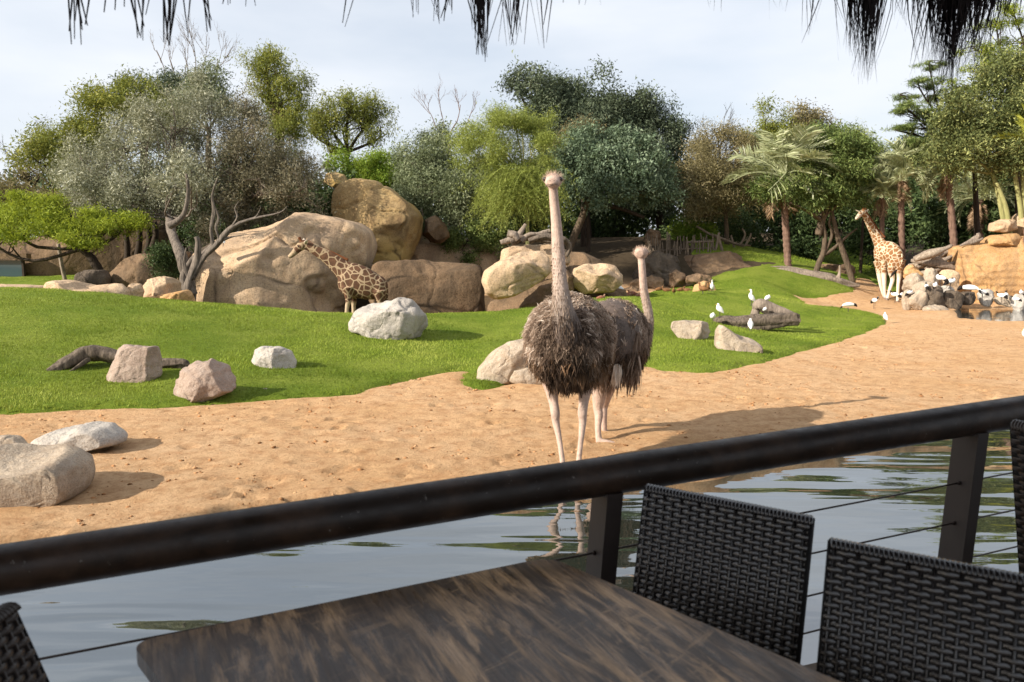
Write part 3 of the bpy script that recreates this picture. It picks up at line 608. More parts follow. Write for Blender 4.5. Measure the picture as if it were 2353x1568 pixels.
big('egg shaped tan boulder tilted on top of the rock pile', [(1106, 650), (1112, 622), (1150, 597), (1200, 577), (1245, 575), (1264, 592), (1267, 625), (1232, 655), (1180, 682), (1140, 689), (1115, 677)], 'sandrock', 21.6, 1.0, 48, noise=.05, facets=4)
big('brown rock slab carrying the egg shaped boulder', [(1110, 760), (1122, 694), (1190, 667), (1260, 637), (1320, 622), (1365, 650), (1350, 700), (1320, 740), (1200, 770)], 'brownrock', 23.2, 1.1, 49, noise=.06, facets=6, pw=.6)
big('flat tan capstone block at the right end of the rock pile', [(1308, 650), (1316, 618), (1345, 609), (1380, 606), (1412, 612), (1431, 632), (1428, 655), (1405, 672), (1340, 675)], 'sandrock', 22.0, .8, 50, noise=.05, facets=5, pw=.6)
big('small brown rock beside the flat capstone', [(1276, 660), (1282, 628), (1302, 617), (1320, 635), (1320, 668), (1295, 675)], 'brownrock', 21.7, .35, 51)
big('low brown rock under the flat capstone', [(1300, 720), (1310, 668), (1370, 660), (1440, 665), (1450, 690), (1400, 720)], 'brownrock', 22.9, .6, 54, noise=.06)
big('orange topped slab at the top of the rock pile under driftwood', [(1146, 605), (1148, 568), (1160, 556), (1210, 556), (1265, 562), (1312, 578), (1312, 610), (1240, 615), (1180, 612)], 'sandrock', 23.8, .8, 52, noise=.06, facets=7, pw=.55)
big('smooth dark rock dome in the shade behind the capstone', [(1240, 680), (1262, 600), (1300, 577), (1340, 580), (1380, 598), (1410, 625), (1415, 690)], 'brownrock', 25.8, 1.2, 53, noise=.03, facets=2)
# left strip
G = 'low tan rocks along the lawn'
rock('low flat tan rock at the lawn edge with grass behind it', [(-120, 720), (-110, 655), (0, 653), (60, 656), (105, 658), (115, 675), (108, 715)], 'sandrock', 18.9, .8, 61, lvl=5, noise=.03, pw=.5, group=G)
rock('long low tan rock with a raised left end below the umbrella acacia', [(95, 725), (104, 668), (114, 648), (140, 643), (200, 654), (270, 650), (288, 668), (292, 730)], 'sandrock', 18.7, .7, 62, lvl=5, noise=.03, pw=.5, group=G)
rock('small reddish wedge rock at the foot of the long low tan rock', [(163, 715), (180, 679), (200, 673), (228, 680), (254, 700), (250, 722)], 'pinkstone', 17.9, .35, 63, lvl=4, noise=.03, group=G)
rock('small upright tan rock between two low rocks', [(288, 690), (294, 660), (305, 650), (320, 652), (328, 672), (322, 690)], 'sandrock', 19.3, .3, 64, group=G)
rock('rounded pale tan rock with a grass tuft under the dark shrub', [(320, 690), (326, 660), (340, 642), (370, 634), (400, 640), (416, 650), (410, 690)], 'sandrock', 20.2, .6, 65, lvl=5, noise=.03, group=G)
rock('ribbed reddish low rock ledge at the left foot of the huge dome', [(285, 745), (292, 694), (330, 683), (380, 677), (430, 666), (445, 690), (440, 750)], 'orangerock', 19.6, .5, 66, lvl=5, noise=.06, facets=8, pw=.5, group=G)
rock('sloping dark brown rock behind the rounded pale rock', [(240, 665), (262, 622), (295, 595), (335, 578), (400, 570), (430, 580), (440, 670), (330, 680)], 'brownrock', 23.4, 1.2, 67, lvl=5, noise=.04, facets=6)
rock('dark mossy stump shaped rock beside the umbrella acacia trunk', [(176, 660), (182, 630), (198, 620), (235, 620), (246, 640), (244, 665)], 'darkrock', 22.5, .5, 68, noise=.06, pw=.5)
# left shelter wall
rock('long brown rock shelter wall behind the umbrella acacia', [(-200, 670), (-200, 550), (0, 548), (120, 543), (250, 528), (340, 512), (430, 515), (470, 560), (470, 660), (250, 672), (60, 675)], 'brownrock', 30.5, .8, 70, lvl=6, noise=.02, pw=.35, name='rock_wall', cat='wall')
m, t, b = mat('dim_window_glass', .06, .6); b.inputs['Base Color'].default_value = (.05, .08, .09, 1); M['glass'] = m
wp = W(20, 620, 29.55); wn = thing('viewing_window', 'dark framed viewing window set in the brown rock shelter wall', 'window', wp - [0, 0, .45])
part('pane', *box(wp, (1.1, .03, .72)), 'glass', wn, False); 
for s in (-1, 1): part('frame', *box(wp + [s * .58, 0, 0], (.07, .12, .86)), 'darkbark', wn, False)
part('lintel', *box(wp + [0, -.05, .52], (1.7, .3, .2)), 'brownrock', wn, False)
# wall below the fence, grotto
big('layered brown sandstone wall below the stake fence', [(1562, 700), (1560, 610), (1572, 588), (1610, 580), (1700, 582), (1740, 592), (1772, 606), (1790, 650), (1785, 690), (1650, 700)], 'stratarock', 31.0, 1.4, 72, noise=.05, facets=7, pw=.4, name='rock_wall', cat='wall')
big('low layered rock ledge below the palm trunks', [(1740, 680), (1745, 612), (1800, 605), (1870, 608), (1960, 612), (1990, 630), (1985, 680), (1860, 690)], 'stratarock', 32.2, .8, 73, noise=.07, facets=7, pw=.4, name='rock_wall', cat='wall')
big('dark rocky grotto beside the layered wall', [(1436, 700), (1450, 640), (1475, 600), (1510, 578), (1540, 582), (1562, 605), (1572, 640), (1575, 700)], 'darkrock', 29.8, 1.0, 74, noise=.10, facets=8)
big('reddish rock face stump beside the stake fence', [(1478, 600), (1480, 545), (1490, 525), (1515, 530), (1522, 560), (1520, 600)], 'stratarock', 33.5, .6, 75, noise=.10)
for i, (a, b_, w_, h_) in enumerate(((1555, 640, 20, 22), (1500, 650, 26, 18), (1470, 655, 22, 16), (1605, 640, 30, 12), (1450, 668, 20, 10))):
    rock(['dark rock block tight under the layered wall corner', 'flat dark rock block in the middle of the grotto foot', 'small dark rock block at the shaded side of the grotto', 'wide low rock block beside the smooth orange rock', 'low dark stone between grotto and capstone'][i], [(a - w_, b_ + h_), (a - w_, b_ - h_ * .4), (a, b_ - h_), (a + w_, b_ - h_ * .5), (a + w_, b_ + h_)], 'stratarock', 28.9 - .15 * i, .4, 80 + i, noise=.08, facets=7, pw=.5, group='grotto foot rocks', name='rock', cat='rock')
# right cliff and rock pile
big('orange sandstone cliff wall beside the small pool', [(2194, 730), (2192, 640), (2196, 568), (2240, 558), (2285, 556), (2330, 545), (2400, 540), (2480, 545), (2490, 720), (2330, 730)], 'orangerock', 27.6, 1.4, 90, noise=.035, facets=3, pw=.22, lvl=6, name='cliff', cat='cliff')
big('stacked orange slab on top of the sandstone cliff', [(2262, 565), (2266, 552), (2290, 540), (2330, 536), (2345, 550), (2330, 568)], 'orangerock', 27.4, .7, 91, noise=.05, pw=.5, name='slab', cat='rock')
big('pale block crowning the cliff under the green trunks', [(2280, 532), (2282, 512), (2300, 505), (2330, 506), (2334, 528), (2310, 536)], 'sandrock', 27.9, .5, 92, noise=.05, pw=.5)
big('large pale rock at the picture side of the cliff top', [(2328, 545), (2330, 500), (2350, 485), (2400, 480), (2420, 550)], 'sandrock', 28.4, .8, 93, noise=.05)
PILE = 'rocks heaped below the cliff'
pile = [(2098, 630, 22, 15, 26.8, 'orangerock', 'tan wedge block at the top of the ibis rock heap'), (2100, 655, 28, 17, 26.0, 'granite', 'smooth grey buff boulder low in the ibis rock heap'), (2140, 637, 18, 16, 26.6, 'granite', 'rounded buff stone beside the cliff driftwood'),
        (2180, 645, 24, 22, 26.7, 'sandrock', 'brown slab leaning on the cliff foot'), (2132, 668, 34, 13, 25.6, 'granite', 'flat pale stone under the preening ibises'), (2110, 690, 26, 16, 25.0, 'granite', 'pale stone at the sandy edge of the heap'), (2148, 688, 26, 24, 25.0, 'darkrock', 'dark wet rock beneath the ibises'),
        (2190, 688, 24, 20, 25.0, 'darkrock', 'dark round rock at the pool corner'), (2172, 672, 30, 12, 25.5, 'greystone', 'grey flat stone between the ibises'), (2222, 684, 22, 12, 25.2, 'darkrock', 'low brown rock beside the pool'), (2268, 682, 22, 14, 25.4, 'greystone', 'pale pointed rock behind the pool'),
        (2312, 690, 26, 10, 25.2, 'granite', 'low rounded pale stone under the dark-headed ibis pair'), (2345, 696, 20, 16, 24.6, 'greystone', 'pale upright rock standing at the pool side'), (2085, 690, 14, 18, 25.1, 'granite', 'small buff stone at the tip of the heap'), (2150, 712, 30, 8, 24.4, 'granite', 'low sandy stone at the pool outlet')]
for i, (a, b_, w_, h_, d_, mm, lab) in enumerate(pile):
    r = np.random.default_rng(500 + i); n = 9; pol = [(a + w_ * cos(q) * r.uniform(.82, 1.1), b_ + h_ * (1.0 if sin(q) < 0 else 1.5) * -sin(q) * r.uniform(.82, 1.1)) for q in np.linspace(0, 2 * pi, n, endpoint=False)]
    pol = [(x, y if y < b_ else b_ + (y - b_) * 1.6) for x, y in pol]
    rock(lab, pol, mm, d_, w_ / PXM(d_) * .8, 520 + i, noise=.09, facets=8, pw=.6, group=PILE)

# ================================================================== LOGS AND DRIFTWOOD
def log_geo(P, R, seed=0, seg=14, n=40, groove=.22, knob=.25):
    P = np.asarray(P, float); V, Fc = tube(P, R, seg, n); Q_ = V.reshape(n, seg, 3); C = Q_.mean(1, keepdims=True); d = Q_ - C
    r = np.linalg.norm(d, axis=2).mean(1)
    al = np.linspace(0, 2 * pi, seg, endpoint=False)[None, :].repeat(n, 0); tt = np.linspace(0, n / 9, n)[:, None].repeat(seg, 1)
    g = fbm(np.stack([np.cos(al) * 2.2, np.sin(al) * 2.2, tt * .35], -1).reshape(-1, 3) + seed, 3, seed).reshape(n, seg)
    k = fbm(np.stack([np.cos(al), np.sin(al), tt], -1).reshape(-1, 3) + seed, 3, seed + 5).reshape(n, seg)
    return (C + d * (1 + groove * g + knob * k)[..., None]).reshape(-1, 3), Fc
def px_path(pts, depth=None):
    return [W(a, b_, depth if depth else d) for (a, b_, *rest) in pts for d in (rest[0] if rest else depth,)]
h0 = hit(120, 862)[1]
lg = thing('fallen_log', 'bent dark weathered log behind the upright pink block', 'log', hit(260, 850))
part('trunk', *log_geo(px_path([(98, 864, h0), (130, 848, h0 + .1), (170, 824, h0 + .25), (200, 812, h0 + .35), (240, 815, h0 + .4), (300, 828, h0 + .45), (370, 838, h0 + .5), (420, 836, h0 + .5), (432, 842, h0 + .5)]), [.03, .07, .085, .085, .085, .085, .075, .06, .03], 3, 20, 70), 'logwood', lg)
part('branch', *log_geo(px_path([(70, 836, h0 + .5), (90, 839, h0 + .45), (118, 843, h0 + .3)]), [.012, .018, .02], 5, 8, 14), 'logwood', lg)
part('branch', *log_geo(px_path([(205, 825, h0 + .3), (180, 842, h0 + .15), (150, 862, h0 + .05)]), [.03, .02, .008], 6, 8, 14), 'logwood', lg)
e1_ = hit(1140, 868)[1]
single('driftwood_root', *log_geo(px_path([(1112, 872, e1_ - .02), (1122, 850, e1_ + .05), (1160, 838, e1_ + .1), (1200, 834, e1_ + .15), (1250, 836, e1_ + .2)]), [.05, .075, .05, .04, .035], 9, 14, 44, .3, .35), 'logwood', 'dark gnarled root lying against the pale sloping boulder', 'root')
h2 = hit(1740, 762)[1]
lg = thing('split_log', 'thick dark split log with egrets around it', 'log', hit(1740, 760))
part('trunk', *log_geo(px_path([(1640, 738, h2 + .2), (1660, 736, h2 + .2), (1700, 745, h2 + .1), (1760, 742, h2 + .05), (1820, 736, h2), (1834, 736, h2)]), [.05, .12, .16, .17, .15, .13], 13, 22, 60, .35, .2), 'logwood', lg)
part('upright_slab', *log_geo(px_path([(1733, 712, h2 + .5), (1745, 702, h2 + .45), (1775, 712, h2 + .4), (1815, 722, h2 + .3), (1832, 728, h2 + .25)]), [.06, .15, .15, .09, .04], 14, 16, 36, .2, .2), 'oldwood', lg)
part('snag', *log_geo(px_path([(1735, 726, h2 + .45), (1738, 700, h2 + .5), (1742, 690, h2 + .5)]), [.10, .06, .02], 15, 10, 16, .2, .3), 'oldwood', lg)
lg = thing('fallen_tree', 'long pale dead tree trunk lying below the planted bank', 'log', hit(1850, 655))
part('trunk', *log_geo(px_path([(1735, 628, 30.6), (1780, 625, 30.4), (1840, 630, 30.2), (1900, 640, 30), (1935, 650, 29.9), (1975, 657, 29.8)]), [.08, .17, .2, .22, .2, .06], 17, 16, 60, .35, .25), 'oldwood', lg)
part('branch', *log_geo(px_path([(1925, 642, 29.9), (1929, 628, 29.9), (1930, 610, 29.9)]), [.12, .06, .03], 18, 8, 14), 'oldwood', lg)
for i, (a, b_) in enumerate((((1700, 615), (1790, 648)), ((1690, 636), (1800, 640)), ((1750, 615), (1860, 622)), ((1770, 652), (1900, 655)))):
    part('branch', *log_geo(px_path([(a[0], a[1], 30.6 - .1 * i), ((a[0] + b_[0]) / 2, (a[1] + b_[1]) / 2 - 4, 30.5), (b_[0], b_[1], 30.3)]), [.03, .06, .04], 19 + i, 8, 18), 'oldwood', lg)
# driftwood heap by the cliff
dw = thing('driftwood_heap', 'tangled heap of grey driftwood logs between the giraffe and the cliff', 'driftwood', W(2140, 640, 28.5))
for i in range(22):
    r = np.random.default_rng(700 + i); a0 = r.uniform(2085, 2150); b0 = r.uniform(590, 640); L_ = r.uniform(40, 90); s_ = r.uniform(-.55, .35); d_ = r.uniform(27.6, 29.2)
    part('log', *log_geo(px_path([(a0, b0, d_), (a0 + L_ * .5, b0 + s_ * L_ * .5 + r.uniform(-6, 6), d_ - .2), (min(a0 + L_, 2205), b0 + s_ * L_, d_ - .3)]), [r.uniform(.04, .09), r.uniform(.09, .17), .04], 700 + i, 8, 18, .3, .3), 'oldwood' if i % 3 else 'drywood', dw)
dw = thing('driftwood_snag', 'spiky grey driftwood lying on the cliff edge', 'driftwood', W(2235, 560, 27.4))
for i, P_ in enumerate(([(2205, 565), (2235, 552), (2252, 540)], [(2215, 562), (2240, 556), (2258, 548)], [(2240, 556), (2248, 545), (2247, 536)])):
    part('branch', *log_geo(px_path(P_, 27.2), [.03, .08, .05], 740 + i, 8, 14, .3, .4), 'oldwood', dw)
dw = thing('driftwood_stack', 'gnarled dry driftwood on top of the rock pile', 'driftwood', W(1230, 560, 24))
for i, P_ in enumerate(([(1150, 558), (1185, 545), (1200, 530), (1208, 515)], [(1175, 560), (1200, 548), (1240, 552), (1290, 560)], [(1200, 556), (1215, 540), (1240, 538), (1265, 530)], [(1280, 552), (1300, 556), (1308, 570), (1302, 590)], [(1190, 552), (1180, 540), (1166, 536)], [(1215, 555), (1250, 545), (1300, 552)])):
    part('branch', *log_geo(px_path(P_, 23.6 - .1 * i), [.09, .10, .08, .05][:len(P_)], 760 + i, 10, 22, .3, .45), 'logwood' if i % 2 else 'oldwood', dw)
# stake fence
fe = thing('stake_fence', 'rustic fence of uneven dry wooden stakes above the layered wall', 'fence', W(1570, 590, 32))
rs = np.random.default_rng(77); k = 0
for a in np.arange(1492, 1642, 3.6):
    d_ = 32 + .4 * sin(a); ht = rs.uniform(28, 52) if rs.random() < .75 else rs.uniform(50, 66); bt = 596 - (a - 1492) * .05 + rs.uniform(-3, 3); ln = rs.normal(0, 3)
    part('stake', *tube(px_path([(a, bt + 8, d_), (a + ln * .5 + rs.normal(0, 1), bt - ht * .5, d_), (a + ln, bt - ht, d_)]), [.034, .03 * rs.uniform(.7, 1.3), .02], 6, 6), 'stake', fe)
part('cross_bar', *tube(px_path([(1490, 578, 31.95), (1560, 573, 31.95), (1642, 570, 31.95)]), .03, 6, 10), 'stake', fe); part('cross_bar', *tube(px_path([(1575, 557, 31.9), (1640, 555, 31.9)]), .045, 6, 6), 'stake', fe)
for P_ in ([(1640, 585), (1648, 560), (1652, 535)], [(1662, 585), (1655, 560), (1652, 545)]): part('post', *tube(px_path(P_, 31.9), [.06, .06, .05], 8, 8), 'stake', fe)
br = thing('dead_branch', 'fallen bare branches leaning behind the stake fence', 'branch', W(1680, 580, 33))
for i, P_ in enumerate(([(1600, 520), (1650, 548), (1710, 568)], [(1690, 580), (1682, 550), (1680, 540)], [(1640, 540), (1690, 560), (1725, 565)], [(1700, 565), (1712, 540), (1705, 525)], [(1712, 566), (1722, 548), (1726, 536)])): part('branch', *tube(px_path(P_, 33 - .1 * i), [.05, .05, .03], 6, 10), 'stake', br)
# ================================================================== ANIMALS
def attr_col(o, name, val):
    a = o.data.attributes.new(name, 'FLOAT', 'POINT'); a.data.foreach_set('value', np.asarray(val, np.float32))
m, t, b = mat('ostrich_skin', .65, .3); v = coords(t); at = nd(t, 'ShaderNodeAttribute', attribute_name='tint')
c = ramp(t, at.outputs['Fac'], [(0, (.50, .355, .28)), (.45, (.42, .32, .26)), (.7, (.16, .125, .10)), (1, (.07, .05, .04))])
c = mixc(t, ramp(t, noi(t, v, 28, 5, .7), [(.4, 0), (.7, .55)]), c, (.22, .16, .13)); t.links.new(c, b.inputs['Base Color'])
bump(t, b, noi(t, coords(t, (3, 3, 1)), 30, 5, .7), .6, .008); M['ostrich'] = m
m, t, b = mat('ostrich_feathers', .8, .15); at = nd(t, 'ShaderNodeAttribute', attribute_name='tint')
c = ramp(t, at.outputs['Fac'], [(0, (.050, .032, .022)), (.35, (.19, .132, .094)), (.75, (.48, .365, .28)), (1, (.74, .64, .54))]); t.links.new(c, b.inputs['Base Color'])
tr = nd(t, 'ShaderNodeBsdfTranslucent'); t.links.new(c, tr.inputs[0]); ms = nd(t, 'ShaderNodeMixShader', Fac=.35); t.links.new(b.outputs[0], ms.inputs[1]); t.links.new(tr.outputs[0], ms.inputs[2]); t.links.new(ms.outputs[0], t.nodes['Material Output'].inputs[0]); M['feather'] = m
m2, t, b = mat('tawny_under_feathers', .8, .15); at = nd(t, 'ShaderNodeAttribute', attribute_name='tint'); t.links.new(ramp(t, at.outputs['Fac'], [(0, (.035, .022, .015)), (.45, (.15, .085, .045)), (1, (.42, .30, .20))]), b.inputs['Base Color']); M['tawny'] = m2
m, t, b = mat('dark_eye', .08, .6); b.inputs['Base Color'].default_value = (.012, .009, .008, 1); M['eye'] = m
m, t, b = mat('horn_beak', .45, .4); b.inputs['Base Color'].default_value = (.33, .22, .16, 1); M['beak'] = m
m, t, b = mat('pale_down', .9, .1); b.inputs['Base Color'].default_value = (.52, .38, .29, 1); M['down'] = m
m, t, b = mat('claw', .5, .4); b.inputs['Base Color'].default_value = (.20, .15, .12, 1); M['claw'] = m

def ribbons(B, D0, Ln, Wd, curve, tint, nseg=4, conv=None):
    """soft drooping feather ribbons: base points, first direction, length, width, sag"""
    n = len(B); up = np.array([0, 0, 1.0]); D0 = D0 / np.linalg.norm(D0, axis=1)[:, None]
    side = np.cross(D0, np.array([0, 0, 1.0]) + .4 * rng.normal(size=(n, 3))); side /= np.linalg.norm(side, axis=1)[:, None] + 1e-9
    P = B.copy(); rows = []; d = D0.copy()
    for k in range(nseg + 1):
        w = Wd * (1 - (k / nseg) ** 2 * .85); rows.append(np.stack([P - side * w[:, None], P + side * w[:, None]], 1))
        d = d + curve[:, None] * np.array([0, 0, -1.0]); d /= np.linalg.norm(d, axis=1)[:, None]; P = P + d * (Ln / nseg)[:, None]
        if conv is not None: P = P - conv / nseg
    V = np.stack(rows, 1).reshape(n, -1, 3); m_ = V.shape[1]; base = (np.arange(n) * m_)[:, None, None]
    f = np.array([[2 * k, 2 * k + 1, 2 * k + 3, 2 * k + 2] for k in range(nseg)])[None]
    return V.reshape(-1, 3), (base + f).reshape(-1, 4), np.repeat(tint, m_)
def ostrich(label, org, s, fwd, neckpts, neckr, legs, headdir, body_c, body_r, seed, shade=0.0):
    """neckpts, legs: world points; body_c centre; body_r (half length, half width, half height)"""
    e = thing('ostrich', label, 'ostrich', org, 'ostriches on the sand')
    fwd = np.array([*fwd, 0.0]); fwd /= np.linalg.norm(fwd); sd_ = np.array([-fwd[1], fwd[0], 0]); hl, hw, hh = body_r
    B = Bag()
    kk = np.linspace(-1, 1, 17); rr = np.sqrt(np.maximum(1 - np.abs(kk) ** 2.3, .0)) * (1 - .12 * kk)
    B.add(tube([body_c + fwd * hl * k + np.array([0, 0, .10 * hh * (-k) + .04]) for k in kk], np.stack([np.maximum(rr, .03) * hw, np.maximum(rr, .03) * hh], 1), 24))
    B.add(tube(neckpts, neckr, 14, 36))
    for L in legs:
        B.add(tube(L[0], L[1], 12, 30))
        f, fd = L[0][-1], L[2]; fd = np.array([*fd, 0.]); fd /= np.linalg.norm(fd); sf = np.array([-fd[1], fd[0], 0])
        B.add(tube([f + [0, 0, .03] - fd * .02, f + fd * .06 + [0, 0, .026], f + fd * .13 + [0, 0, .018], f + fd * .17 + [0, 0, .010]], [.032, .03, .024, .01], 10, 12))
        B.add(tube([f + [0, 0, .02], f + fd * .05 + sf * .045 + [0, 0, .018], f + fd * .09 + sf * .06 + [0, 0, .010]], [.024, .018, .008], 8, 8))
    hp = neckpts[-1]; hd = np.array(headdir, float); hd /= np.linalg.norm(hd); hs = np.cross(hd, (0, 0, 1)); hs /= np.linalg.norm(hs); hu = np.cross(hs, hd)
    B.add(tube([hp - hd * .07 + hu * .005, hp - hd * .04 + hu * .016, hp + hd * .01 + hu * .018, hp + hd * .06 + hu * .002, hp + hd * .095 - hu * .010], [(.036, .036), (.064, .056), (.068, .056), (.054, .040), (.042, .027)], 16, 16))
    V, Fc = remesh(B.get(), .0115, 3)
    d = (V - body_c - [0, 0, .04]); inb = 1 - np.sqrt((d @ fwd / (hl * 1.12)) ** 2 + (d @ sd_ / (hw * 1.12)) ** 2 + (d[:, 2] / (hh * 1.2)) ** 2)
    zt = neckpts[-1][2]; z0 = neckpts[0][2]; nk = (V[:, 2] - z0) / (zt - z0); tt = np.where(inb > -.03, .97, np.clip(1.0 - 1.35 * nk, .02, .9)); tt = np.where(V[:, 2] < body_c[2] - hh * .6, .12, tt)
    body = part('body', V, Fc, 'ostrich', e, tint=tt)
    # beak, eyes, crown hair
    up_ = [hp + hd * .075 + hu * .006, hp + hd * .12 - hu * .006, hp + hd * .16 - hu * .018]; part('beak', *tube(up_, [(.043, .022), (.038, .016), (.016, .007)], 12, 10, up=hu), 'beak', body, root=e)
    for s_ in (-1, 1):
        D_, I_ = ico(3); part('eye', hp + hd * .030 + hs * s_ * .056 + hu * .026 + D_ * .0185, I_, 'eye', body, root=e)
        part('nostril', hp + hd * .125 + hs * s_ * .015 + hu * .008 + D_ * [.004, .004, .003], I_, 'eye', body, root=e)
    for s_ in (-1, 1): part('mouth_line', *tube([hp + hd * .158 - hu * .020, hp + hd * .11 + hs * s_ * .036 - hu * .018, hp + hd * .055 + hs * s_ * .054 - hu * .028], [.003, .004, .003], 6, 8), 'claw', body, root=e)
    r = np.random.default_rng(seed); n = 900; q = r.normal(size=(n, 3)); q /= np.linalg.norm(q, axis=1)[:, None]; 
    q = q[(q @ hu > -.2) & (q @ hd < .75)]; n = len(q)
    hb = hp + hu * .012 + np.outer(q @ hd, hd) * .066 + np.outer(q @ hs, hs) * .064 + np.outer(q @ hu, hu) * .056
    V, Fc, ti = ribbons(hb, q + hu * .4 + r.normal(size=(n, 3)) * .3, r.uniform(.015, .045, n), np.full(n, .0011), np.full(n, -.05), np.full(n, .5), 2); part('crown_hair', V, Fc, 'down', body, tint=ti, root=e, smooth=False)
    # neck bristles
    npn = spline(np.asarray(neckpts), 60); nr = np.interp(np.linspace(0, 1, 60), np.linspace(0, 1, len(neckr)), neckr); n = 2400
    i = (r.random(n) ** 1.8 * 34).astype(int) + 2; a = r.uniform(0, 2 * pi, n); od = np.stack([np.cos(a), np.sin(a), 0 * a], 1)
    V, Fc, ti = ribbons(npn[i] + od * (nr[i] * .97)[:, None], od * .35 + [0, 0, -1.0] + r.normal(size=(n, 3)) * .15, r.uniform(.012, .03, n) * (1 + 1.3 * (1 - i / 36) ** 2), .0014 + .0035 * (1 - i / 36) ** 2, np.full(n, .1), np.clip(.40 + r.normal(0, .2, n) + .40 * (i / 36) - .34 * (i < 14), 0, .97), 2)
    part('neck_plumage', V, Fc, 'feather', body, tint=ti, smooth=False, root=e)
    # body plumage in layers
    def layer(n, per, lo, hi, Lr, Wr, out, sag, ti_, k, spread=.028):
        r = np.random.default_rng(seed + k); q = r.normal(size=(n * 3, 3)); q /= np.linalg.norm(q, axis=1)[:, None]; q = q[(q[:, 2] > lo) & (q[:, 2] < hi)][:n]; n = len(q)
        p = body_c + np.array([0, 0, .04]) - np.outer(q[:, 0], (0, 0, .1 * hh)) + np.outer(q[:, 0], fwd) * hl + np.outer(q[:, 1], sd_) * hw + np.outer(q[:, 2], (0, 0, 1)) * hh
        nrm = np.outer(q[:, 0] / hl, fwd) + np.outer(q[:, 1] / hw, sd_) + np.outer(q[:, 2] / hh, (0, 0, 1)); nrm /= np.linalg.norm(nrm, axis=1)[:, None]
        flow = np.array([0, 0, -1.0]) - fwd * .75; fl = flow - nrm * (nrm @ flow)[:, None]; fl /= np.linalg.norm(fl, axis=1)[:, None] + 1e-6
        D0 = fl + nrm * out + r.normal(size=(n, 3)) * .30; ln = r.uniform(*Lr, n); ti0 = np.clip(ti_(q, r), 0, 1)
        R_ = lambda a_: np.repeat(a_, per, 0); N_ = n * per; off = r.normal(size=(N_, 3)) * spread; off -= R_(nrm) * (off * R_(nrm)).sum(1)[:, None] * .8
        return ribbons(R_(p) + off, R_(D0) + r.normal(size=(N_, 3)) * .16, R_(ln) * r.uniform(.7, 1.15, N_), r.uniform(*Wr, N_), np.full(N_, sag) * R_(r.uniform(.4, 1.5, n)), np.clip(R_(ti0) + r.normal(0, .07, N_), 0, 1), 3, off * .75)
    chest = lambda q: (q[:, 0] > .40) * (q[:, 2] < .55) * sst(.75, .35, np.abs(q[:, 1] + .12))
    for k, (nm, n, per, lo, hi, Lr, Wr, out, sag, c, m_) in enumerate((('under_plumage', 700, 11, -1, -.15, (.05, .12), (.0025, .0055), .16, .35, .46, 'tawny'), ('hem_plumage', 80, 18, -.98, -.45, (.09, .18), (.0025, .006), .10, .6, .50, 'tawny'), ('wing_plumage', 1500, 13, -.6, .75, (.035, .085), (.0024, .0060), .10, .16, .62, 'feather'), ('back_plumage', 900, 13, .05, 1.01, (.03, .06), (.0024, .0062), .12, .12, .74, 'feather'))):
        V, Fc, ti = layer(n, per, lo, hi, Lr, Wr, out, sag, lambda q, r, c=c: c + shade + .12 * r.normal(size=len(q)) + .28 * fbm(q * 4.5 + seed, 3, seed) - .36 * chest(q), k * 7 + 1)
        part(nm, V, Fc, m_, e, tint=ti, smooth=False)
    return e, fwd, sd_
# the ostrich facing the terrace
gA = Wz(1310, 1072, 0); dA = gA[1]; A = lambda px, py, dy=0: W(px, py, dA + dy)
bcA = A(1309, 792, .22)
neckA = [A(1306, 800, -.10), A(1300, 752, -.20), A(1292, 700, -.22), A(1286, 640, -.20), A(1282, 570, -.18), A(1277, 500, -.18), A(1272, 448, -.19), A(1271, 421, -.21)]
legA = lambda x0, x1, x2, z, dy: ([A(x0, 850, .2), A(x0, 893, .18), A((x0 + x1) / 2, 925, .16), A(x1, 950, .12), A(x1 + 1, 968, .12), A((x1 + x2) / 2 + 1, 1010, .06), A(x2, 1058, dy), A(x2, z, dy)], [.14, .066, .043, .041, .034, .025, .024, .030], (0, -1))
oA, fA, sA = ostrich('tall grey brown ostrich facing the terrace, neck upright, standing nearest the railing', (gA[0], gA[1], 0), 1, (-.10, -1), neckA, [.17, .12, .078, .056, .049, .040, .036, .032],
        [legA(1268, 1276, 1292, 1080, -.03), legA(1344, 1338, 1330, 1072, .02)], (-.12, -1, -.02), bcA, (.50, .365, .375), 5)
# the ostrich turned away
gB = Wz(1388, 1016, 0); dB = gB[1]; Bq = lambda px, py, dy=0: W(px, py, dB + dy)
bcB = Bq(1412, 788, .25)
neckB = [Bq(1440, 805, .45), Bq(1468, 795, .62), Bq(1487, 760, .72), Bq(1490, 720, .74), Bq(1480, 670, .72), Bq(1476, 625, .70), Bq(1474, 600, .70), Bq(1473, 586, .71)]
legB = ([Bq(1385, 850, .2), Bq(1378, 900, .2), Bq(1374, 938, .2), Bq(1376, 955, .17), Bq(1374, 985, .1), Bq(1376, 1012, .05), Bq(1378, 1022, .04)], [.15, .08, .048, .042, .03, .032, .034], (.9, -.3))
legB2 = ([Bq(1400, 850, .35), Bq(1392, 900, .4), Bq(1386, 935, .45), Bq(1386, 950, .42), Bq(1388, 980, .4), Bq(1390, 1000, .4), Bq(1390, 1004, .4)], [.15, .08, .048, .042, .03, .03, .034], (.9, .1))
oB, fB, sB = ostrich('ostrich turned away behind the tall one, dark drooping plumage, shorter neck', (gB[0], gB[1], 0), 1, (.45, .9), neckB, [.15, .09, .058, .046, .041, .037, .036, .034], [legB, legB2], (.35, 1, -.05), bcB, (.48, .30, .36), 9, -.26)
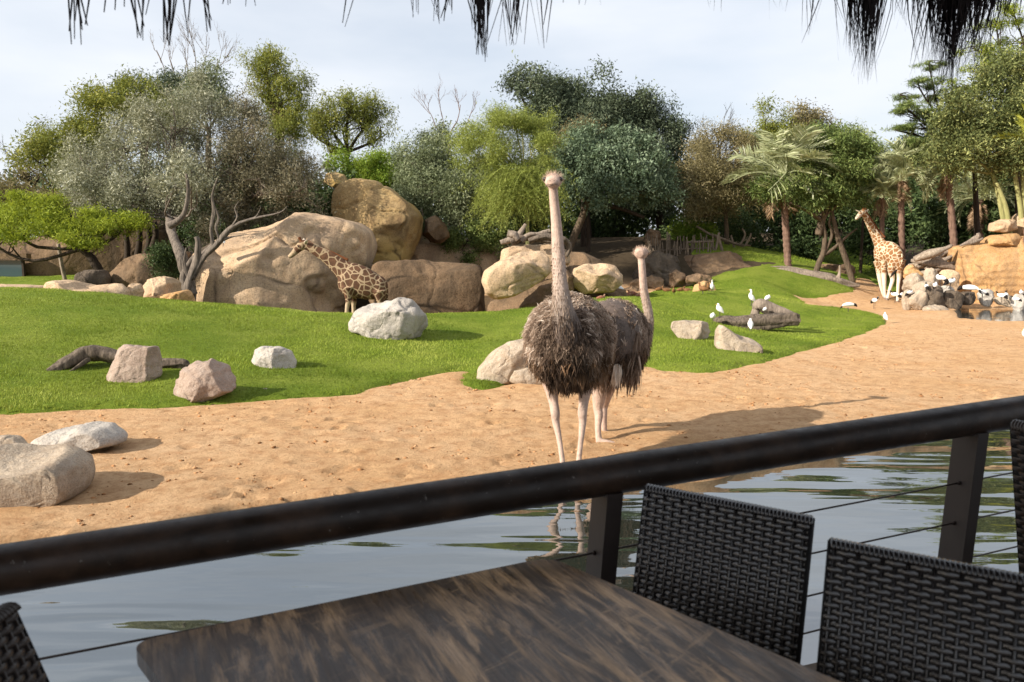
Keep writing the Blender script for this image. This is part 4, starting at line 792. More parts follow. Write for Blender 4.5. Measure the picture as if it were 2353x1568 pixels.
for (bc, fw, sd_, e, col, base, k, px0) in ((bcB, fB, sB, oB, (.22, .12), None, 1, 1),):      # drooping wing and white plume tips
    r = np.random.default_rng(41); n = 1300; c = np.array([Bq(*q) for q in np.c_[r.uniform(1352, 1470, n), r.uniform(735, 865, n), r.uniform(-.12, .1, n)]])
    V, Fc, ti = ribbons(c, np.array([[-.25, -.25, -1]]) + r.normal(size=(n, 3)) * .25, r.uniform(.10, .24, n), r.uniform(.004, .009, n), np.full(n, .2), np.clip(.34 + .2 * r.normal(size=n) + .25 * fbm(c * 6, 2, 3), 0, .85), 5); part('wing', V, Fc, 'feather', e, tint=ti, smooth=False)
    n = 110; c = np.array([Bq(*q) for q in np.c_[r.uniform(1412, 1428, n), r.uniform(835, 862, n), r.uniform(-.2, -.1, n)]])
    V, Fc, ti = ribbons(c, np.array([[-.3, -.3, -1]]) + r.normal(size=(n, 3)) * .2, r.uniform(.06, .15, n), r.uniform(.005, .01, n), np.full(n, .2), np.full(n, 1.0), 4); part('white_plume', V, Fc, 'feather', e, tint=ti, smooth=False)

# ---------------- giraffes
def giraffe_mat(name, brown, brown2, cream, leg, sc):
    m, t, b = mat(name, .8, .2); v = coords(t)
    dv = nd(t, 'ShaderNodeMix', data_type='VECTOR', Factor=.045); t.links.new(v, dv.inputs['A']); nn = nd(t, 'ShaderNodeTexNoise', Scale=6.0, Detail=2.0); t.links.new(v, nn.inputs['Vector']); t.links.new(nn.outputs[1], dv.inputs['B'])
    vo = nd(t, 'ShaderNodeTexVoronoi', feature='DISTANCE_TO_EDGE', Scale=sc); t.links.new(dv.outputs['Result'], vo.inputs['Vector'])
    f = ramp(t, vo.outputs[0], [(.06, 0), (.095, 1)]); at = nd(t, 'ShaderNodeAttribute', attribute_name='tint')
    br_ = mixc(t, ramp(t, noi(t, v, 8, 4, .6), [(.4, 0), (.65, 1)]), brown, brown2); c = mixc(t, f, cream, br_); c = mixc(t, ramp(t, at.outputs['Fac'], [(.3, 0), (.62, 1)]), c, leg)
    t.links.new(c, b.inputs['Base Color']); bump(t, b, noi(t, v, 60, 3, .7), .3, .01); return m
M['gir1'] = giraffe_mat('dark_patched_hide', (.075, .036, .020), (.125, .060, .031), (.34, .245, .15), (.46, .35, .23), 6.0)
M['gir2'] = giraffe_mat('orange_patched_hide', (.26, .125, .05), (.21, .095, .04), (.56, .46, .33), (.66, .57, .45), 7.2)
m, t, b = mat('giraffe_mane', .9, .1); b.inputs['Base Color'].default_value = (.16, .06, .025, 1); M['mane'] = m
m, t, b = mat('black_hair', .8, .2); b.inputs['Base Color'].default_value = (.015, .012, .011, 1); M['black'] = m
m, t, b = mat('ear_fur', .8, .2); b.inputs['Base Color'].default_value = (.55, .46, .36, 1); M['ear'] = m
def giraffe(label, org, mm, trunk, trunkr, neck, neckr, head, headr, legs, horns, ears, tail, tuft, mane, eyes, hips):
    e = thing('giraffe', label, 'giraffe', org, 'giraffes'); B = Bag()
    B.add(tube(trunk, trunkr, 20, 30)); B.add(tube(neck, neckr, 16, 30)); B.add(tube(head, headr, 14, 22))
    for P_, R_ in legs: B.add(tube(P_, R_, 10, 26))
    for c, r_ in hips: D_, I_ = ico(3); B.add((c + D_ * r_, [tuple(f) for f in I_]))
    V, Fc = remesh(B.get(), .025, 3); zl = min(P_[-1][2] for P_, _ in legs); ze = min(P_[1][2] for P_, _ in legs)
    tt = sst(ze + .10, ze - .35, V[:, 2])
    nose = np.asarray(head[-1]); tt = np.maximum(tt, .45 * (np.linalg.norm(V - nose, axis=1) < .30)); body = part('body', V, Fc, mm, e, tint=tt)
    for h in horns: part('ossicone', *tube(h, [.03, .024, .03], 8, 8), 'mane', body, root=e)
    for p, q in ears:
        p, q = np.asarray(p), np.asarray(q); part('ear', *tube([p, p * .5 + q * .5, q], [(.025, .02), (.055, .02), (.006, .005)], 8, 10), 'ear', body, root=e)
    part('tail', *tube(tail, [.035, .025, .018][:len(tail)] if len(tail) == 3 else .02, 8, 14), mm, body, root=e)
    tu = part('tail_tuft', *tube(tuft, [.02, .05, .015], 8, 10), 'black', body, root=e)
    part('mane', *tube(mane, [(.015, .035)] * len(mane), 8, 24), 'mane', body, root=e)
    for p in eyes: D_, I_ = ico(2); part('eye', np.asarray(p) + D_ * .028, I_, 'eye', body, root=e)
    for P_, R_ in legs:
        p = np.asarray(P_[-1]); part('hoof', *tube([p + [0, 0, .10], p + [0, -.01, .0]], [.055, .072], 10), 'claw', body, root=e)
    return e
d1 = 20.6; g = lambda px, py, dy=0: W(px, py, d1 + dy); s1 = 1 / PXM(d1)
zg = Tz(g(830, 720)[0], d1) + .0
def foot(p, z): p = np.array(p); p[2] = z; return p
L1 = lambda x0, y0, xk, yk, xf, dy: ([g(x0, y0, dy), g((x0 + xk) / 2, (y0 + yk) / 2, dy), g(xk, yk, dy), g(xk * .6 + xf * .4, yk + 18, dy), foot(g(xf, yk + 40, dy), zg + .12), foot(g(xf - 2, yk + 40, dy), zg)], [.19, .12, .085, .058, .06, .065])
giraffe('dark patched giraffe with lowered neck behind the grey limestone boulder', (*g(835, 720)[:2], zg), 'gir1',
    [g(778, 640), g(800, 640), g(832, 650), g(865, 662), g(884, 668)], [(.10, .22), (.24, .42), (.30, .44), (.26, .34), (.10, .20)],
    [g(806, 632), g(788, 620), g(762, 598), g(735, 580), g(712, 567), g(700, 563)], [(.2, .36), (.16, .27), (.12, .205), (.10, .165), (.09, .135), (.085, .12)],
    [g(706, 558), g(697, 562), g(684, 573), g(671, 586), g(663, 592)], [(.07, .08), (.105, .13), (.085, .105), (.062, .072), (.05, .05)],
    [L1(800, 660, 801, 694, 791, -.16), L1(808, 660, 813, 694, 812, .16), L1(872, 668, 874, 702, 868, -.16), L1(878, 668, 882, 702, 880, .16)],
    [[g(696, 558, -.05), g(690, 552, -.05), g(686, 546, -.05)], [g(697, 558, .05), g(691, 551, .05), g(688, 545, .05)]],
    [(g(701, 560, -.08), g(706, 551, -.2)), (g(700, 558, .08), g(698, 548, .2))],
    [g(885, 650), g(890, 672), g(889, 700)], [g(889, 698), g(888, 712), g(887, 726)], [g(703, 553), g(735, 568), g(770, 584), g(800, 598)], [g(686, 567, -.075), g(686, 567, .075)],
    [(g(870, 662), (.26, .27, .34)), (g(800, 650), (.28, .24, .36))])
d2 = 29.6; g = lambda px, py, dy=0: W(px, py, d2 + dy); zg = min(Tz(g(2035, 690)[0], d2), g(2035, 690)[2] + .1)
zz = lambda p: foot(p, Tz(p[0], p[1]) - .01)
giraffe('pale orange patched giraffe standing upright on the sand path beside the palms', (*g(2045, 690)[:2], zg), 'gir2',
    [g(2013, 590, .5), g(2024, 584, .35), g(2040, 580, .1), g(2056, 588, -.2), g(2068, 594, -.4)], [(.10, .2), (.25, .42), (.28, .43), (.27, .38), (.14, .24)],
    [g(2030, 575, .35), g(2022, 560, .45), g(2010, 538, .5), g(1999, 518, .48), g(1990, 501, .42), g(1984, 490, .38)], [(.22, .36), (.16, .24), (.12, .17), (.095, .135), (.08, .11), (.075, .10)],
    [g(1988, 488, .36), g(1983, 488, .32), g(1977, 493, .2), g(1970, 500, .05), g(1967, 504, -.02)], [(.07, .08), (.115, .12), (.095, .10), (.07, .07), (.05, .05)],
    [([g(2018, 600, .45), g(2019, 615, .45), g(2023, 648, .45), g(2028, 672, .45), zz(g(2031, 690, .45)) + [0, 0, .1], zz(g(2031, 690, .45))], [.19, .13, .085, .062, .062, .07]),
     ([g(2030, 600, .25), g(2031, 615, .2), g(2032, 648, .2), g(2033, 672, .2), zz(g(2034, 690, .2)) + [0, 0, .1], zz(g(2034, 690, .2))], [.19, .13, .085, .062, .062, .07]),
     ([g(2056, 598, -.2), g(2048, 622, -.2), g(2051, 642, -.15), g(2045, 664, -.25), zz(g(2039, 692, -.3)) + [0, 0, .1], zz(g(2038, 692, -.3))], [.26, .14, .085, .065, .062, .07]),
     ([g(2066, 598, -.3), g(2067, 620, -.3), g(2066, 638, -.25), g(2064, 656, -.3), zz(g(2063, 686, -.3)) + [0, 0, .1], zz(g(2063, 690, -.3))], [.26, .14, .085, .065, .062, .07])],
    [[g(1985, 486, .3), g(1984, 481, .3), g(1983, 478, .3)], [g(1989, 486, .4), g(1989, 481, .4), g(1989, 478, .4)]],
    [(g(1978, 489, .25), g(1966, 483, .2)), (g(1990, 489, .45), g(1995, 481, .5))],
    [g(2072, 584, -.5), g(2072, 605, -.6), g(2060, 622, -.62)], [g(2062, 620, -.62), g(2053, 628, -.64), g(2046, 638, -.64)], [g(1989, 485, .42), g(2003, 506, .5), g(2018, 528, .5), g(2034, 546, .4)], [g(1976, 490, .22), g(1984, 491, .18)],
    [(g(2060, 592, -.2), (.25, .30, .32)), (g(2024, 585, .35), (.25, .26, .36))])

# ---------------- birds
m, t, b = mat('white_plumage', .75, .2); v = coords(t, (1, 1, 1)); t.links.new(mixc(t, noi(t, v, 14, 4, .6), (.80, .80, .78), (.72, .70, .66)), b.inputs['Base Color']); bump(t, b, noi(t, coords(t, (4, 1, 1)), 25, 4, .6), .5, .01); M['white'] = m
m, t, b = mat('duck_plumage', .7, .25); v = coords(t); t.links.new(mixc(t, ramp(t, noi(t, v, 12, 5, .7), [(.35, 0), (.65, 1)]), (.10, .045, .018), (.27, .13, .05)), b.inputs['Base Color']); M['duck'] = m
m, t, b = mat('duck_plumage_red', .7, .25); v = coords(t); t.links.new(mixc(t, ramp(t, noi(t, v, 9, 5, .7), [(.35, 0), (.65, 1)]), (.20, .045, .02), (.30, .20, .13)), b.inputs['Base Color']); M['duck2'] = m
m, t, b = mat('yellow_bill', .5, .4); b.inputs['Base Color'].default_value = (.55, .33, .06, 1); M['bill'] = m
m, t, b = mat('dark_leg', .6, .3); b.inputs['Base Color'].default_value = (.06, .05, .045, 1); M['dleg'] = m
def bird(name, cat, label, loc, h, yaw, pts, rad, m, bill, bm_, legz=.28, legm='dleg', group=None, extra=(), legx=0, legs=True):
    """pts in units of height h in a side view (x forward, z up): one skin from tail to head"""
    e = thing(name, label, cat, loc, group); e.rotation_euler = (0, 0, yaw)
    P_ = np.array([(x, 0, z) for x, z in pts]) * h; R_ = np.array(rad, float) * h
    body = ob('body', mesh('body', *tube(P_, R_, 12, 30), m), e)
    bp = np.array([(x, 0, z) for x, z in bill]) * h; ob('beak', mesh('beak', *tube(bp, np.linspace(.022, .006, len(bp)) * h, 8, 8), bm_), body)
    for s_ in (-1, 1):
        D_, I_ = ico(2); ob('eye', mesh('eye', np.array([bp[0][0] - .02 * h, s_ * .028 * h, bp[0][2] + .012 * h]) + D_ * .009 * h, I_, 'eye'), body)
        if legs:
            q = [(legx * h, s_ * .05 * h, legz * h + .06 * h), ((legx - .03) * h, s_ * .05 * h, legz * .5 * h), (legx * h, s_ * .05 * h, 0), ((legx + .07) * h, s_ * .05 * h, 0.004)]
            ob('leg', mesh('leg', *tube(q, np.array([.022, .014, .014, .010]) * h, 6, 12), legm), e)
    for nm, P2, R2, m2 in extra:
        q = np.array(P2, float) * h; ob(nm, mesh(nm, *tube(q, np.array(R2) * h, 10, 12), m2), body)
    return e
EGU = ([(-.24, .22), (-.17, .30), (-.06, .42), (.03, .55), (.06, .66), (.02, .76), (.02, .86), (.06, .93), (.12, .93)], [.015, .075, .14, .145, .10, .065, .055, .06, .02], [(.10, .935), (.17, .925), (.25, .91)])
EGH = ([(-.30, .30), (-.2, .40), (-.06, .54), (.06, .66), (.10, .78), (.09, .88), (.13, .93), (.19, .92)], [.02, .10, .18, .19, .14, .09, .075, .02], [(.17, .925), (.26, .90), (.34, .87)])
EGR = ([(-.34, .36), (-.24, .46), (-.08, .60), (.08, .68), (.16, .74), (.17, .82), (.18, .86), (.21, .85)], [.02, .12, .21, .22, .17, .12, .09, .02], [(.2, .84), (.22, .76), (.2, .70)])
IBS = ([(-.42, .56), (-.30, .62), (-.10, .68), (.10, .68), (.24, .70), (.34, .80), (.40, .92), (.47, .95)], [0.016, 0.082, 0.156, 0.156, 0.098, 0.049, 0.041, 0.037], [(.46, .95), (.56, .92), (.64, .84), (.67, .74)])
IBF = ([(-.62, .78), (-.45, .80), (-.15, .82), (.15, .80), (.35, .76), (.48, .66), (.56, .54), (.60, .48)], [0.016, 0.098, 0.164, 0.156, 0.098, 0.049, 0.041, 0.041], [(.60, .48), (.66, .38), (.66, .24), (.60, .12)])
IBP = ([(-.40, .52), (-.28, .60), (-.08, .68), (.10, .70), (.20, .78), (.14, .88), (.02, .86), (-.06, .80)], [0.016, 0.098, 0.164, 0.164, 0.098, 0.057, 0.045, 0.041], [(-.05, .80), (-.12, .72), (-.16, .62)])
def feet(px, py, z=None, d=None): return hit(px, py) if d is None else W(px, py, d)
def egret(px, py, hp, yaw, pose, label, d=None, legs=True):
    p = feet(px, py, d=d); return bird('egret', 'egret', label, p, hp / PXM(p[1]), yaw, *pose[:2], 'white', pose[2], 'bill', .30, 'dleg', 'white egrets', legs=legs)
egret(513, 566, 22, 2.6, EGH, 'small white egret perched on the shoulder of the huge domed boulder', d=22.6)
egret(1427, 684, 31, 2.9, EGH, 'white egret among resting ducks beside the rock pile')
egret(1636, 675, 32, -2.2, EGU, 'white egret beside the smooth orange rock and two brown ducks')
egret(1726, 702, 38, 3.0, EGU, 'white egret with stretched neck on the snag of the split log', d=h2 + .45)
egret(1763, 700, 24, .4, EGR, 'hunched white egret behind the upright slab of the split log', d=h2 + .75)
egret(1757, 722, 18, -1.2, EGR, 'white egret crouching between slab and split log', d=h2 + .2)
egret(1653, 729, 32, 2.7, EGH, 'white egret leaning back on the thin end of the split log', d=h2 + .15)
egret(1637, 744, 28, -1.6, EGR, 'hunched white egret where the log meets the wedge boulder', d=h2 - .1)
egret(1724, 766, 34, 1.4, EGH, 'white egret standing on grass in front of the split log')
egret(2034, 743, 25, 1.7, EGH, 'white egret standing at the tip of the lawn by the sand')
egret(2356, 790, 34, 2.8, EGH, 'white egret on the open sand far from the rocks')
TAIL = lambda x, z, dx=-.16, dz=-.14: ('tail_plume', [(x + .16, 0, z + .04), (x, 0, z), (x + dx, 0, z + dz)], [.08, .13, .04], 'black')
HEADB = lambda pts: ('head', [(pts[-3][0], 0, pts[-3][1]), (pts[-2][0], 0, pts[-2][1]), (pts[-1][0], 0, pts[-1][1])], [.062, .058, .05], 'black')
def ibis(px, py, hp, yaw, pose, label, d=None, legs=True):
    p = feet(px, py, d=d); tx, tz = pose[0][0]
    return bird('ibis', 'ibis', label, p, hp / PXM(p[1]), yaw, *pose[:2], 'white', pose[2], 'black', .48, 'dleg', 'white and black ibises', extra=(TAIL(tx + .06, tz), HEADB(pose[0])), legs=legs)
ibis(1948, 722, 27, 3.0, IBF, 'ibis walking with its curved bill to the ground at the lawn edge')
ibis(2009, 711, 30, -1.5, IBS, 'ibis with drooping black tail standing alone on the sand path')
ibis(2056, 696, 28, 2.2, IBS, 'ibis close behind the pale giraffe legs')
ibis(2076, 694, 26, -.5, IBP, 'preening ibis at the tip of the rock heap')
ibis(2090, 690, 26, .3, IBP, 'second ibis at the tip of the rock heap, beside the preening one', d=25.0)
ibis(2128, 676, 27, 1.2, IBS, 'ibis with dark shaded back on the flat pale stone', d=25.0)
ibis(2148, 676, 30, -1.9, IBP, 'ibis tucked on the dark wet rock', d=24.6)
ibis(2160, 662, 34, 2.5, IBP, 'ibis preening highest on the rock heap', d=25.3)
ibis(2184, 668, 32, -.1, IBP, 'ibis with spread black tail on the grey flat stone', d=25.2)
ibis(2228, 690, 36, -.4, IBF, 'ibis bending down beside the pool with black wing tips', d=24.8)
ibis(2256, 690, 28, 2.9, IBP, 'ibis curled up before the pale pointed rock', d=24.9)
ibis(2300, 698, 28, 2.0, IBS, 'dark-headed ibis at the pool edge', d=24.6)
ibis(2310, 698, 30, 1.0, IBS, 'second dark-headed ibis at the pool edge, touching its neighbour', d=24.8)
ibis(2346, 690, 26, -2.5, IBP, 'ibis behind the pale upright rock at the pool side', d=25.0)
ibis(2334, 702, 22, 2.4, IBS, 'ibis wading low beside the pale upright rock', d=24.0, legs=False)
DKS = ([(-.48, .42), (-.36, .48), (-.12, .50), (.10, .54), (.22, .66), (.24, .80), (.26, .90), (.36, .91)], [.02, .11, .19, .17, .10, .065, .075, .04], [(.35, .90), (.44, .88), (.50, .87)])
DKL = ([(-.95, .30), (-.7, .34), (-.2, .38), (.2, .42), (.45, .58), (.5, .74), (.56, .84), (.68, .84)], [.03, .22, .36, .34, .2, .13, .14, .08], [(.66, .82), (.8, .78), (.9, .76)])
def duck(px, py, hp, yaw, pose, label, m='duck'):
    p = feet(px, py); return bird('duck', 'duck', label, p, hp / PXM(p[1]), yaw, *pose[:2], m, pose[2], 'dleg', .36, 'dleg', 'brown ducks on the lawn', legs=pose is DKS)
duck(1614, 679, 30, 2.6, DKS, 'brown duck standing upright in front of the smooth orange rock'); duck(1629, 674, 28, -2.2, DKS, 'brown duck standing between the orange rock and an egret'); duck(1548, 681, 24, -1.9, DKS, 'brown duck standing in the shade of the grotto')
for i, (a, b_, y_) in enumerate(((1516, 670, .3), (1530, 672, 2.9), (1566, 671, .2), (1578, 672, 2.8))): duck(a, b_, 13, y_, DKL, 'brown duck resting on grass in front of the grotto')
for i, (a, b_, y_) in enumerate(((1382, 690, .3), (1412, 684, 2.9), (1443, 684, .2), (1452, 680, 3.0), (1470, 686, .1), (1478, 677, 2.6))): duck(a, b_, 14, y_, DKL, 'reddish duck resting in the group beside the rock pile', 'duck2')
# ================================================================== TREES AND PLANTS
def leaves(C, Rcl, k, L, Wd, seed, flat=1.0, droop=.2, tv=.2, out=None):
    """k rhombic leaves round each clump centre"""
    r = np.random.default_rng(seed); k = int(k * 1.15); n = len(C) * k; c = np.repeat(C, k, 0); off = r.normal(size=(n, 3)) * Rcl; off[:, 2] *= flat; p = c + off
    ax = r.normal(size=(n, 3)); ax[:, 2] -= droop * 2
    if out is not None: ax += np.repeat(out, k, 0) * .9
    ax /= np.linalg.norm(ax, axis=1)[:, None]; sd_ = np.cross(ax, r.normal(size=(n, 3))); sd_ /= np.linalg.norm(sd_, axis=1)[:, None] + 1e-9
    k = int(k); cs = np.repeat(r.uniform(.6, 1.35, len(C)), k); l = (L * .92 * cs * r.uniform(.6, 1.4, n))[:, None]; w = (Wd * cs * r.uniform(.7, 1.3, n))[:, None]
    V = np.stack([p - ax * l * .45 + sd_ * w * .25, p + sd_ * w * -.62, p + ax * l * .58], 1).reshape(-1, 3)      # one pointed leaf per triangle
    ct = r.normal(0, tv, len(C)); ti = np.clip(.5 + np.repeat(ct, k) * 1.2 + r.normal(0, .11, n) + .0 * p[:, 2], 0, 1)
    return V, np.arange(3 * n).reshape(-1, 3), np.repeat(ti, 3)
def lobe_world(lb):
    out_ = []
    for (px, py, rx, ry, d, *rd) in lb:
        s = 1 / PXM(d); out_.append((W(px, py, d), np.array([rx * s, rd[0] if rd else (rx + ry) / 2 * s, ry * s])))
    return out_
def clumps(lob, n, seed, shell=.5, gap=.15, rough=.35):
    r = np.random.default_rng(seed); vol = np.array([np.prod(R_) ** .67 for _, R_ in lob]); vol /= vol.sum(); C, O, I = [], [], []
    for j, (c, R_) in enumerate(lob):
        m_ = int(n * vol[j]) + 6; ns = max(5, int(m_ / 11)); s = r.normal(size=(ns, 3)); s /= np.linalg.norm(s, axis=1)[:, None]; s[:, 2] = np.where(s[:, 2] < -.85, -s[:, 2], s[:, 2])
        sc = c + s * R_ * (r.uniform(.35, .98, ns) * (1 + rough * fbm(s * 2.2 + seed + j, 2, seed)))[:, None]; sr = R_.mean() * r.uniform(.20, .42, ns)      # boughs' own leaf masses
        k_ = r.integers(0, ns, m_); q = r.normal(size=(m_, 3)); q /= np.linalg.norm(q, axis=1)[:, None]; q = q + s[k_] * .5 + [0, 0, .12]; q /= np.linalg.norm(q, axis=1)[:, None]
        p = sc[k_] + q * (sr[k_] * (1 - shell * .7 * r.random(m_) ** 1.5))[:, None] * [1, 1, .8]
        keep = fbm(p / R_.mean() * 1.9 + seed, 3, seed + 50) > -1 + gap * 4 * .55; C.append(p[keep]); O.append(q[keep]); I.append(np.full(keep.sum(), j))
    return np.vstack(C), np.vstack(O), np.concatenate(I)
def limbs(lob, C, I, fork, r0, seed, ntw=40, wig=.08, lr=.62):
    """boughs from the fork to each lobe and twigs on to the clumps"""
    r = np.random.default_rng(seed); B = Bag(); paths = []
    for j, (c, R_) in enumerate(lob):
        v = c - fork; L = np.linalg.norm(v); mid = fork + v * .5 + np.array([0, 0, -.06 * L]) + r.normal(size=3) * wig * L; P_ = spline([fork, mid, c + [0, 0, -.15 * R_[2]], c + [0, 0, .45 * R_[2]] + r.normal(size=3) * .1 * R_], 14)
        rb = r0 * (lr if len(lob) > 1 else .8); B.add(tube(P_, np.linspace(rb, max(.012, rb * .2), 14), 6)); paths.append(P_)
    for i in r.permutation(len(C))[:ntw]:
        P_ = paths[I[i]]; k = int(r.integers(5, 13)); a = P_[k]; v = C[i] - a; m_ = a + v * .5 + r.normal(size=3) * .1 * np.linalg.norm(v); B.add(tube([a, m_, C[i]], [r0 * .16 + .006, r0 * .09 + .005, .004], 4, 5))
    return B.get()
def tree(name, label, base, trunk, r0, lob, m, bk='bark', n=420, k=26, L=.13, Wd=.05, Rcl=.17, seed=1, flat=1.0, droop=.2, shell=.5, gap=.12, rough=.35, group=None, ntw=40, cat='tree', tv=.2, sink=.3, tk=True, lr=.62):
    """trunk: pixel points (px, py[, depth]) from the base up to the fork"""
    d = base[2]; b0 = W(*base); gz_ = Tz(b0[0], b0[1]); b0g = np.array([b0[0], b0[1], min(b0[2], gz_) - sink]) if tk else b0
    TP = [W(p[0], p[1], p[2] if len(p) > 2 else d) for p in trunk]; lw = lobe_world(lob); e = thing(name, label, cat, (b0[0], b0[1], b0g[2]), group)
    P_ = [b0g, b0] + TP if b0g[2] < b0[2] - .05 else [b0g] + TP
    B = Bag(); nn = max(12, len(P_) * 6); B.add(tube(P_, np.r_[r0 * 1.25, np.linspace(r0, r0 * .62, len(P_) - 1)], 10, nn))
    C, O, I = clumps(lw, n, seed, shell, gap, rough); B.add(limbs(lw, C, I, TP[-1], r0 * .7, seed + 1, ntw, lr=lr))
    V, Fc = B.get(); V = V + .12 * r0 * fbm(V * 4 / max(r0 * 6, .3), 2, seed)[:, None]
    part('trunk', V, Fc, bk, e); V, Fc, ti = leaves(C, Rcl, k, L, Wd, seed + 2, flat, droop, tv, O); part('crown', V, Fc, m, e, False, ti); return e
def shrub(name, label, lob, m, n=220, k=26, L=.11, Wd=.05, Rcl=.16, seed=1, group=None, **kw):
    c = lob[0]; low = max(l[1] + l[3] * .8 for l in lob); return tree(name, label, (c[0], low, c[4]), [(c[0], low - 8)], .05, lob, m, 'darkbark', n, k, L, Wd, Rcl, seed, group=group, cat='shrub', ntw=25, **kw)

# -- left: umbrella acacia, olives
tree('umbrella_acacia', 'low spreading umbrella acacia with flat yellow green crown before the rock shelter', (232, 648, 24), [(225, 620), (205, 588), (188, 572)], .16,
     [(60, 530, 90, 30, 23.6), (-40, 540, 90, 30, 24), (160, 505, 100, 34, 24), (100, 480, 95, 26, 24.4), (250, 520, 70, 30, 24), (190, 550, 60, 20, 23.4), (300, 505, 40, 20, 24.2), (10, 500, 80, 25, 25)], 'acacia', 'darkbark', 900, 34, .12, .035, .17, 3, .45, .0, .8, .08, .25, ntw=90)
ol = tree('olive_tree', 'big silvery olive tree with thick twisted grey trunk beside the huge domed boulder', (437, 690, 21.9), [(432, 640, 21.9), (415, 585, 21.9), (396, 540, 22.8), (388, 500, 24.8)], .19,
     [(250, 410, 97, 66, 26.2), (200, 390, 75, 66, 26.8), (330, 370, 91, 86, 26.2), (400, 330, 91, 91, 26.6), (300, 300, 75, 54, 27.4), (430, 420, 86, 64, 25.8), (480, 290, 64, 64, 27.2), (160, 430, 54, 43, 26.6), (450, 240, 48, 51, 27.7), (350, 450, 81, 48, 26.0), (300, 465, 75, 36, 25.2), (390, 470, 70, 36, 25), (450, 465, 60, 40, 25.2), (330, 430, 80, 40, 25), (220, 460, 60, 30, 25.6), (438, 400, 46, 30, 22.2), (400, 430, 44, 26, 22.4)], 'olive', 'snagwood', 1500, 46, .11, .038, .19, 5, 1, .1, .55, .26, .45, ntw=120, lr=.30)
for P_, R_ in (([(388, 520), (420, 495), (432, 440), (428, 400)], [.12, .08, .055, .03]), ([(440, 680), (425, 640), (445, 600), (470, 585), (500, 560)], [.2, .14, .12, .11, .09])): part('limb', *log_geo(px_path(P_, 21.7), np.array(R_) * .85, 3, 10, 30, .25, .2), 'snagwood', ol)
sn = thing('dead_snag', 'bleached dead trunk with sawn stub resting on the huge domed boulder', 'tree', W(460, 690, 21.4))
for P_, R_ in (([(428, 690), (438, 640), (452, 600), (455, 560), (450, 545)], [.15, .12, .11, .09, .085]), ([(440, 640), (470, 592), (500, 560), (530, 525), (575, 505), (640, 490), (660, 474)], [.11, .10, .09, .065, .045, .03, .012]), ([(490, 570), (484, 530), (492, 490), (488, 450), (500, 410)], [.07, .055, .05, .035, .02]), ([(530, 525), (545, 500), (540, 480), (549, 462)], [.035, .025, .02, .008]), ([(505, 555), (496, 525), (502, 500), (492, 470)], [.045, .035, .03, .015]), ([(575, 505), (590, 496), (600, 475)], [.025, .018, .006]), ([(436, 650), (424, 610), (428, 570)], [.08, .05, .02]), ([(500, 560), (520, 548), (560, 540)], [.05, .035, .012])):
    part('limb', *log_geo(px_path(P_, 21.3), np.array(R_) * .78, 8, 12, 40, .35, .35), 'snagwood', sn)
tree('olive_tree', 'dusty grey brown olive tree rising behind the huge domed boulder', (560, 560, 27), [(565, 500), (570, 450)], .2,
     [(590, 330, 90, 90, 27), (530, 400, 80, 80, 26.5), (650, 400, 80, 75, 26.8), (700, 440, 60, 60, 26.2), (600, 440, 90, 55, 26), (560, 260, 50, 50, 27.5), (500, 460, 60, 50, 26), (690, 380, 50, 40, 27)], 'olive2', 'oldwood', 1150, 40, .10, .036, .2, 7, 1, .1, .6, .26, .45, ntw=120)
shrub('shrub', 'dense dark green shrub behind the dead snag', [(380, 610, 38, 42, 22.4), (395, 590, 25, 25, 22.4)], 'hedge', 260, 30, .07, .035, .1, 9)
shrub('shrub', 'pale dusty shrub under the olive crowns behind the dome', [(560, 505, 60, 30, 26.5), (620, 500, 50, 24, 26.6), (470, 540, 40, 40, 25)], 'olive2', 260, 28, .08, .035, .14, 10)
BK = 'trees behind the olive'
tree('background_tree', 'green tree with golden tips behind the olive crown', (230, 470, 36), [(230, 400), (235, 360)], .25, [(150, 320, 75, 60, 36), (230, 260, 80, 60, 36), (310, 240, 80, 55, 36.5), (110, 380, 50, 50, 35), (200, 350, 90, 60, 36), (380, 290, 60, 60, 37)], 'euca', 'darkbark', 1000, 36, .16, .06, .24, 11, 1, .2, .6, .14, .45, group=BK)
tree('background_tree', 'dark crown tree between the olive and the golden tipped tree', (330, 420, 38), [(335, 320), (340, 280)], .2, [(340, 230, 60, 42, 38), (400, 230, 55, 45, 38), (290, 225, 40, 30, 38)], 'dark', 'darkbark', 420, 34, .16, .06, .24, 13, 1, .2, .6, .12, .45, group=BK)
tree('background_tree', 'light green bush tree poking above the olive tree top', (480, 400, 33), [(480, 300)], .15, [(480, 200, 45, 42, 33), (445, 235, 45, 45, 33), (510, 230, 35, 45, 33)], 'greygreen', 'bark', 380, 30, .13, .045, .22, 14, 1, .1, .7, .2, .5, group=BK)
tree('background_tree', 'tall narrow yellow green tree standing above the dusty olive', (640, 480, 40), [(640, 360), (635, 290), (630, 250)], .22, [(612, 150, 45, 44, 40), (640, 185, 48, 52, 40), (600, 205, 35, 50, 40), (625, 250, 40, 45, 40), (690, 215, 22, 36, 40), (660, 270, 45, 50, 40), (650, 330, 50, 60, 40), (680, 300, 30, 40, 40)], 'euca', 'bark', 720, 34, .17, .05, .25, 15, 1, .5, .65, .2, .45, group=BK)
tree('background_tree', 'round open crowned tree with fanning bare boughs above the ochre dome', (795, 430, 44), [(795, 390), (798, 350)], .24, [(745, 265, 50, 45, 44), (800, 250, 55, 38, 44), (850, 270, 45, 45, 44), (725, 310, 35, 40, 44), (872, 310, 24, 38, 44), (790, 300, 60, 40, 44), (760, 350, 25, 30, 44)], 'euca', 'darkbark', 560, 32, .18, .06, .27, 17, 1, .4, .7, .24, .4, group=BK, ntw=110)
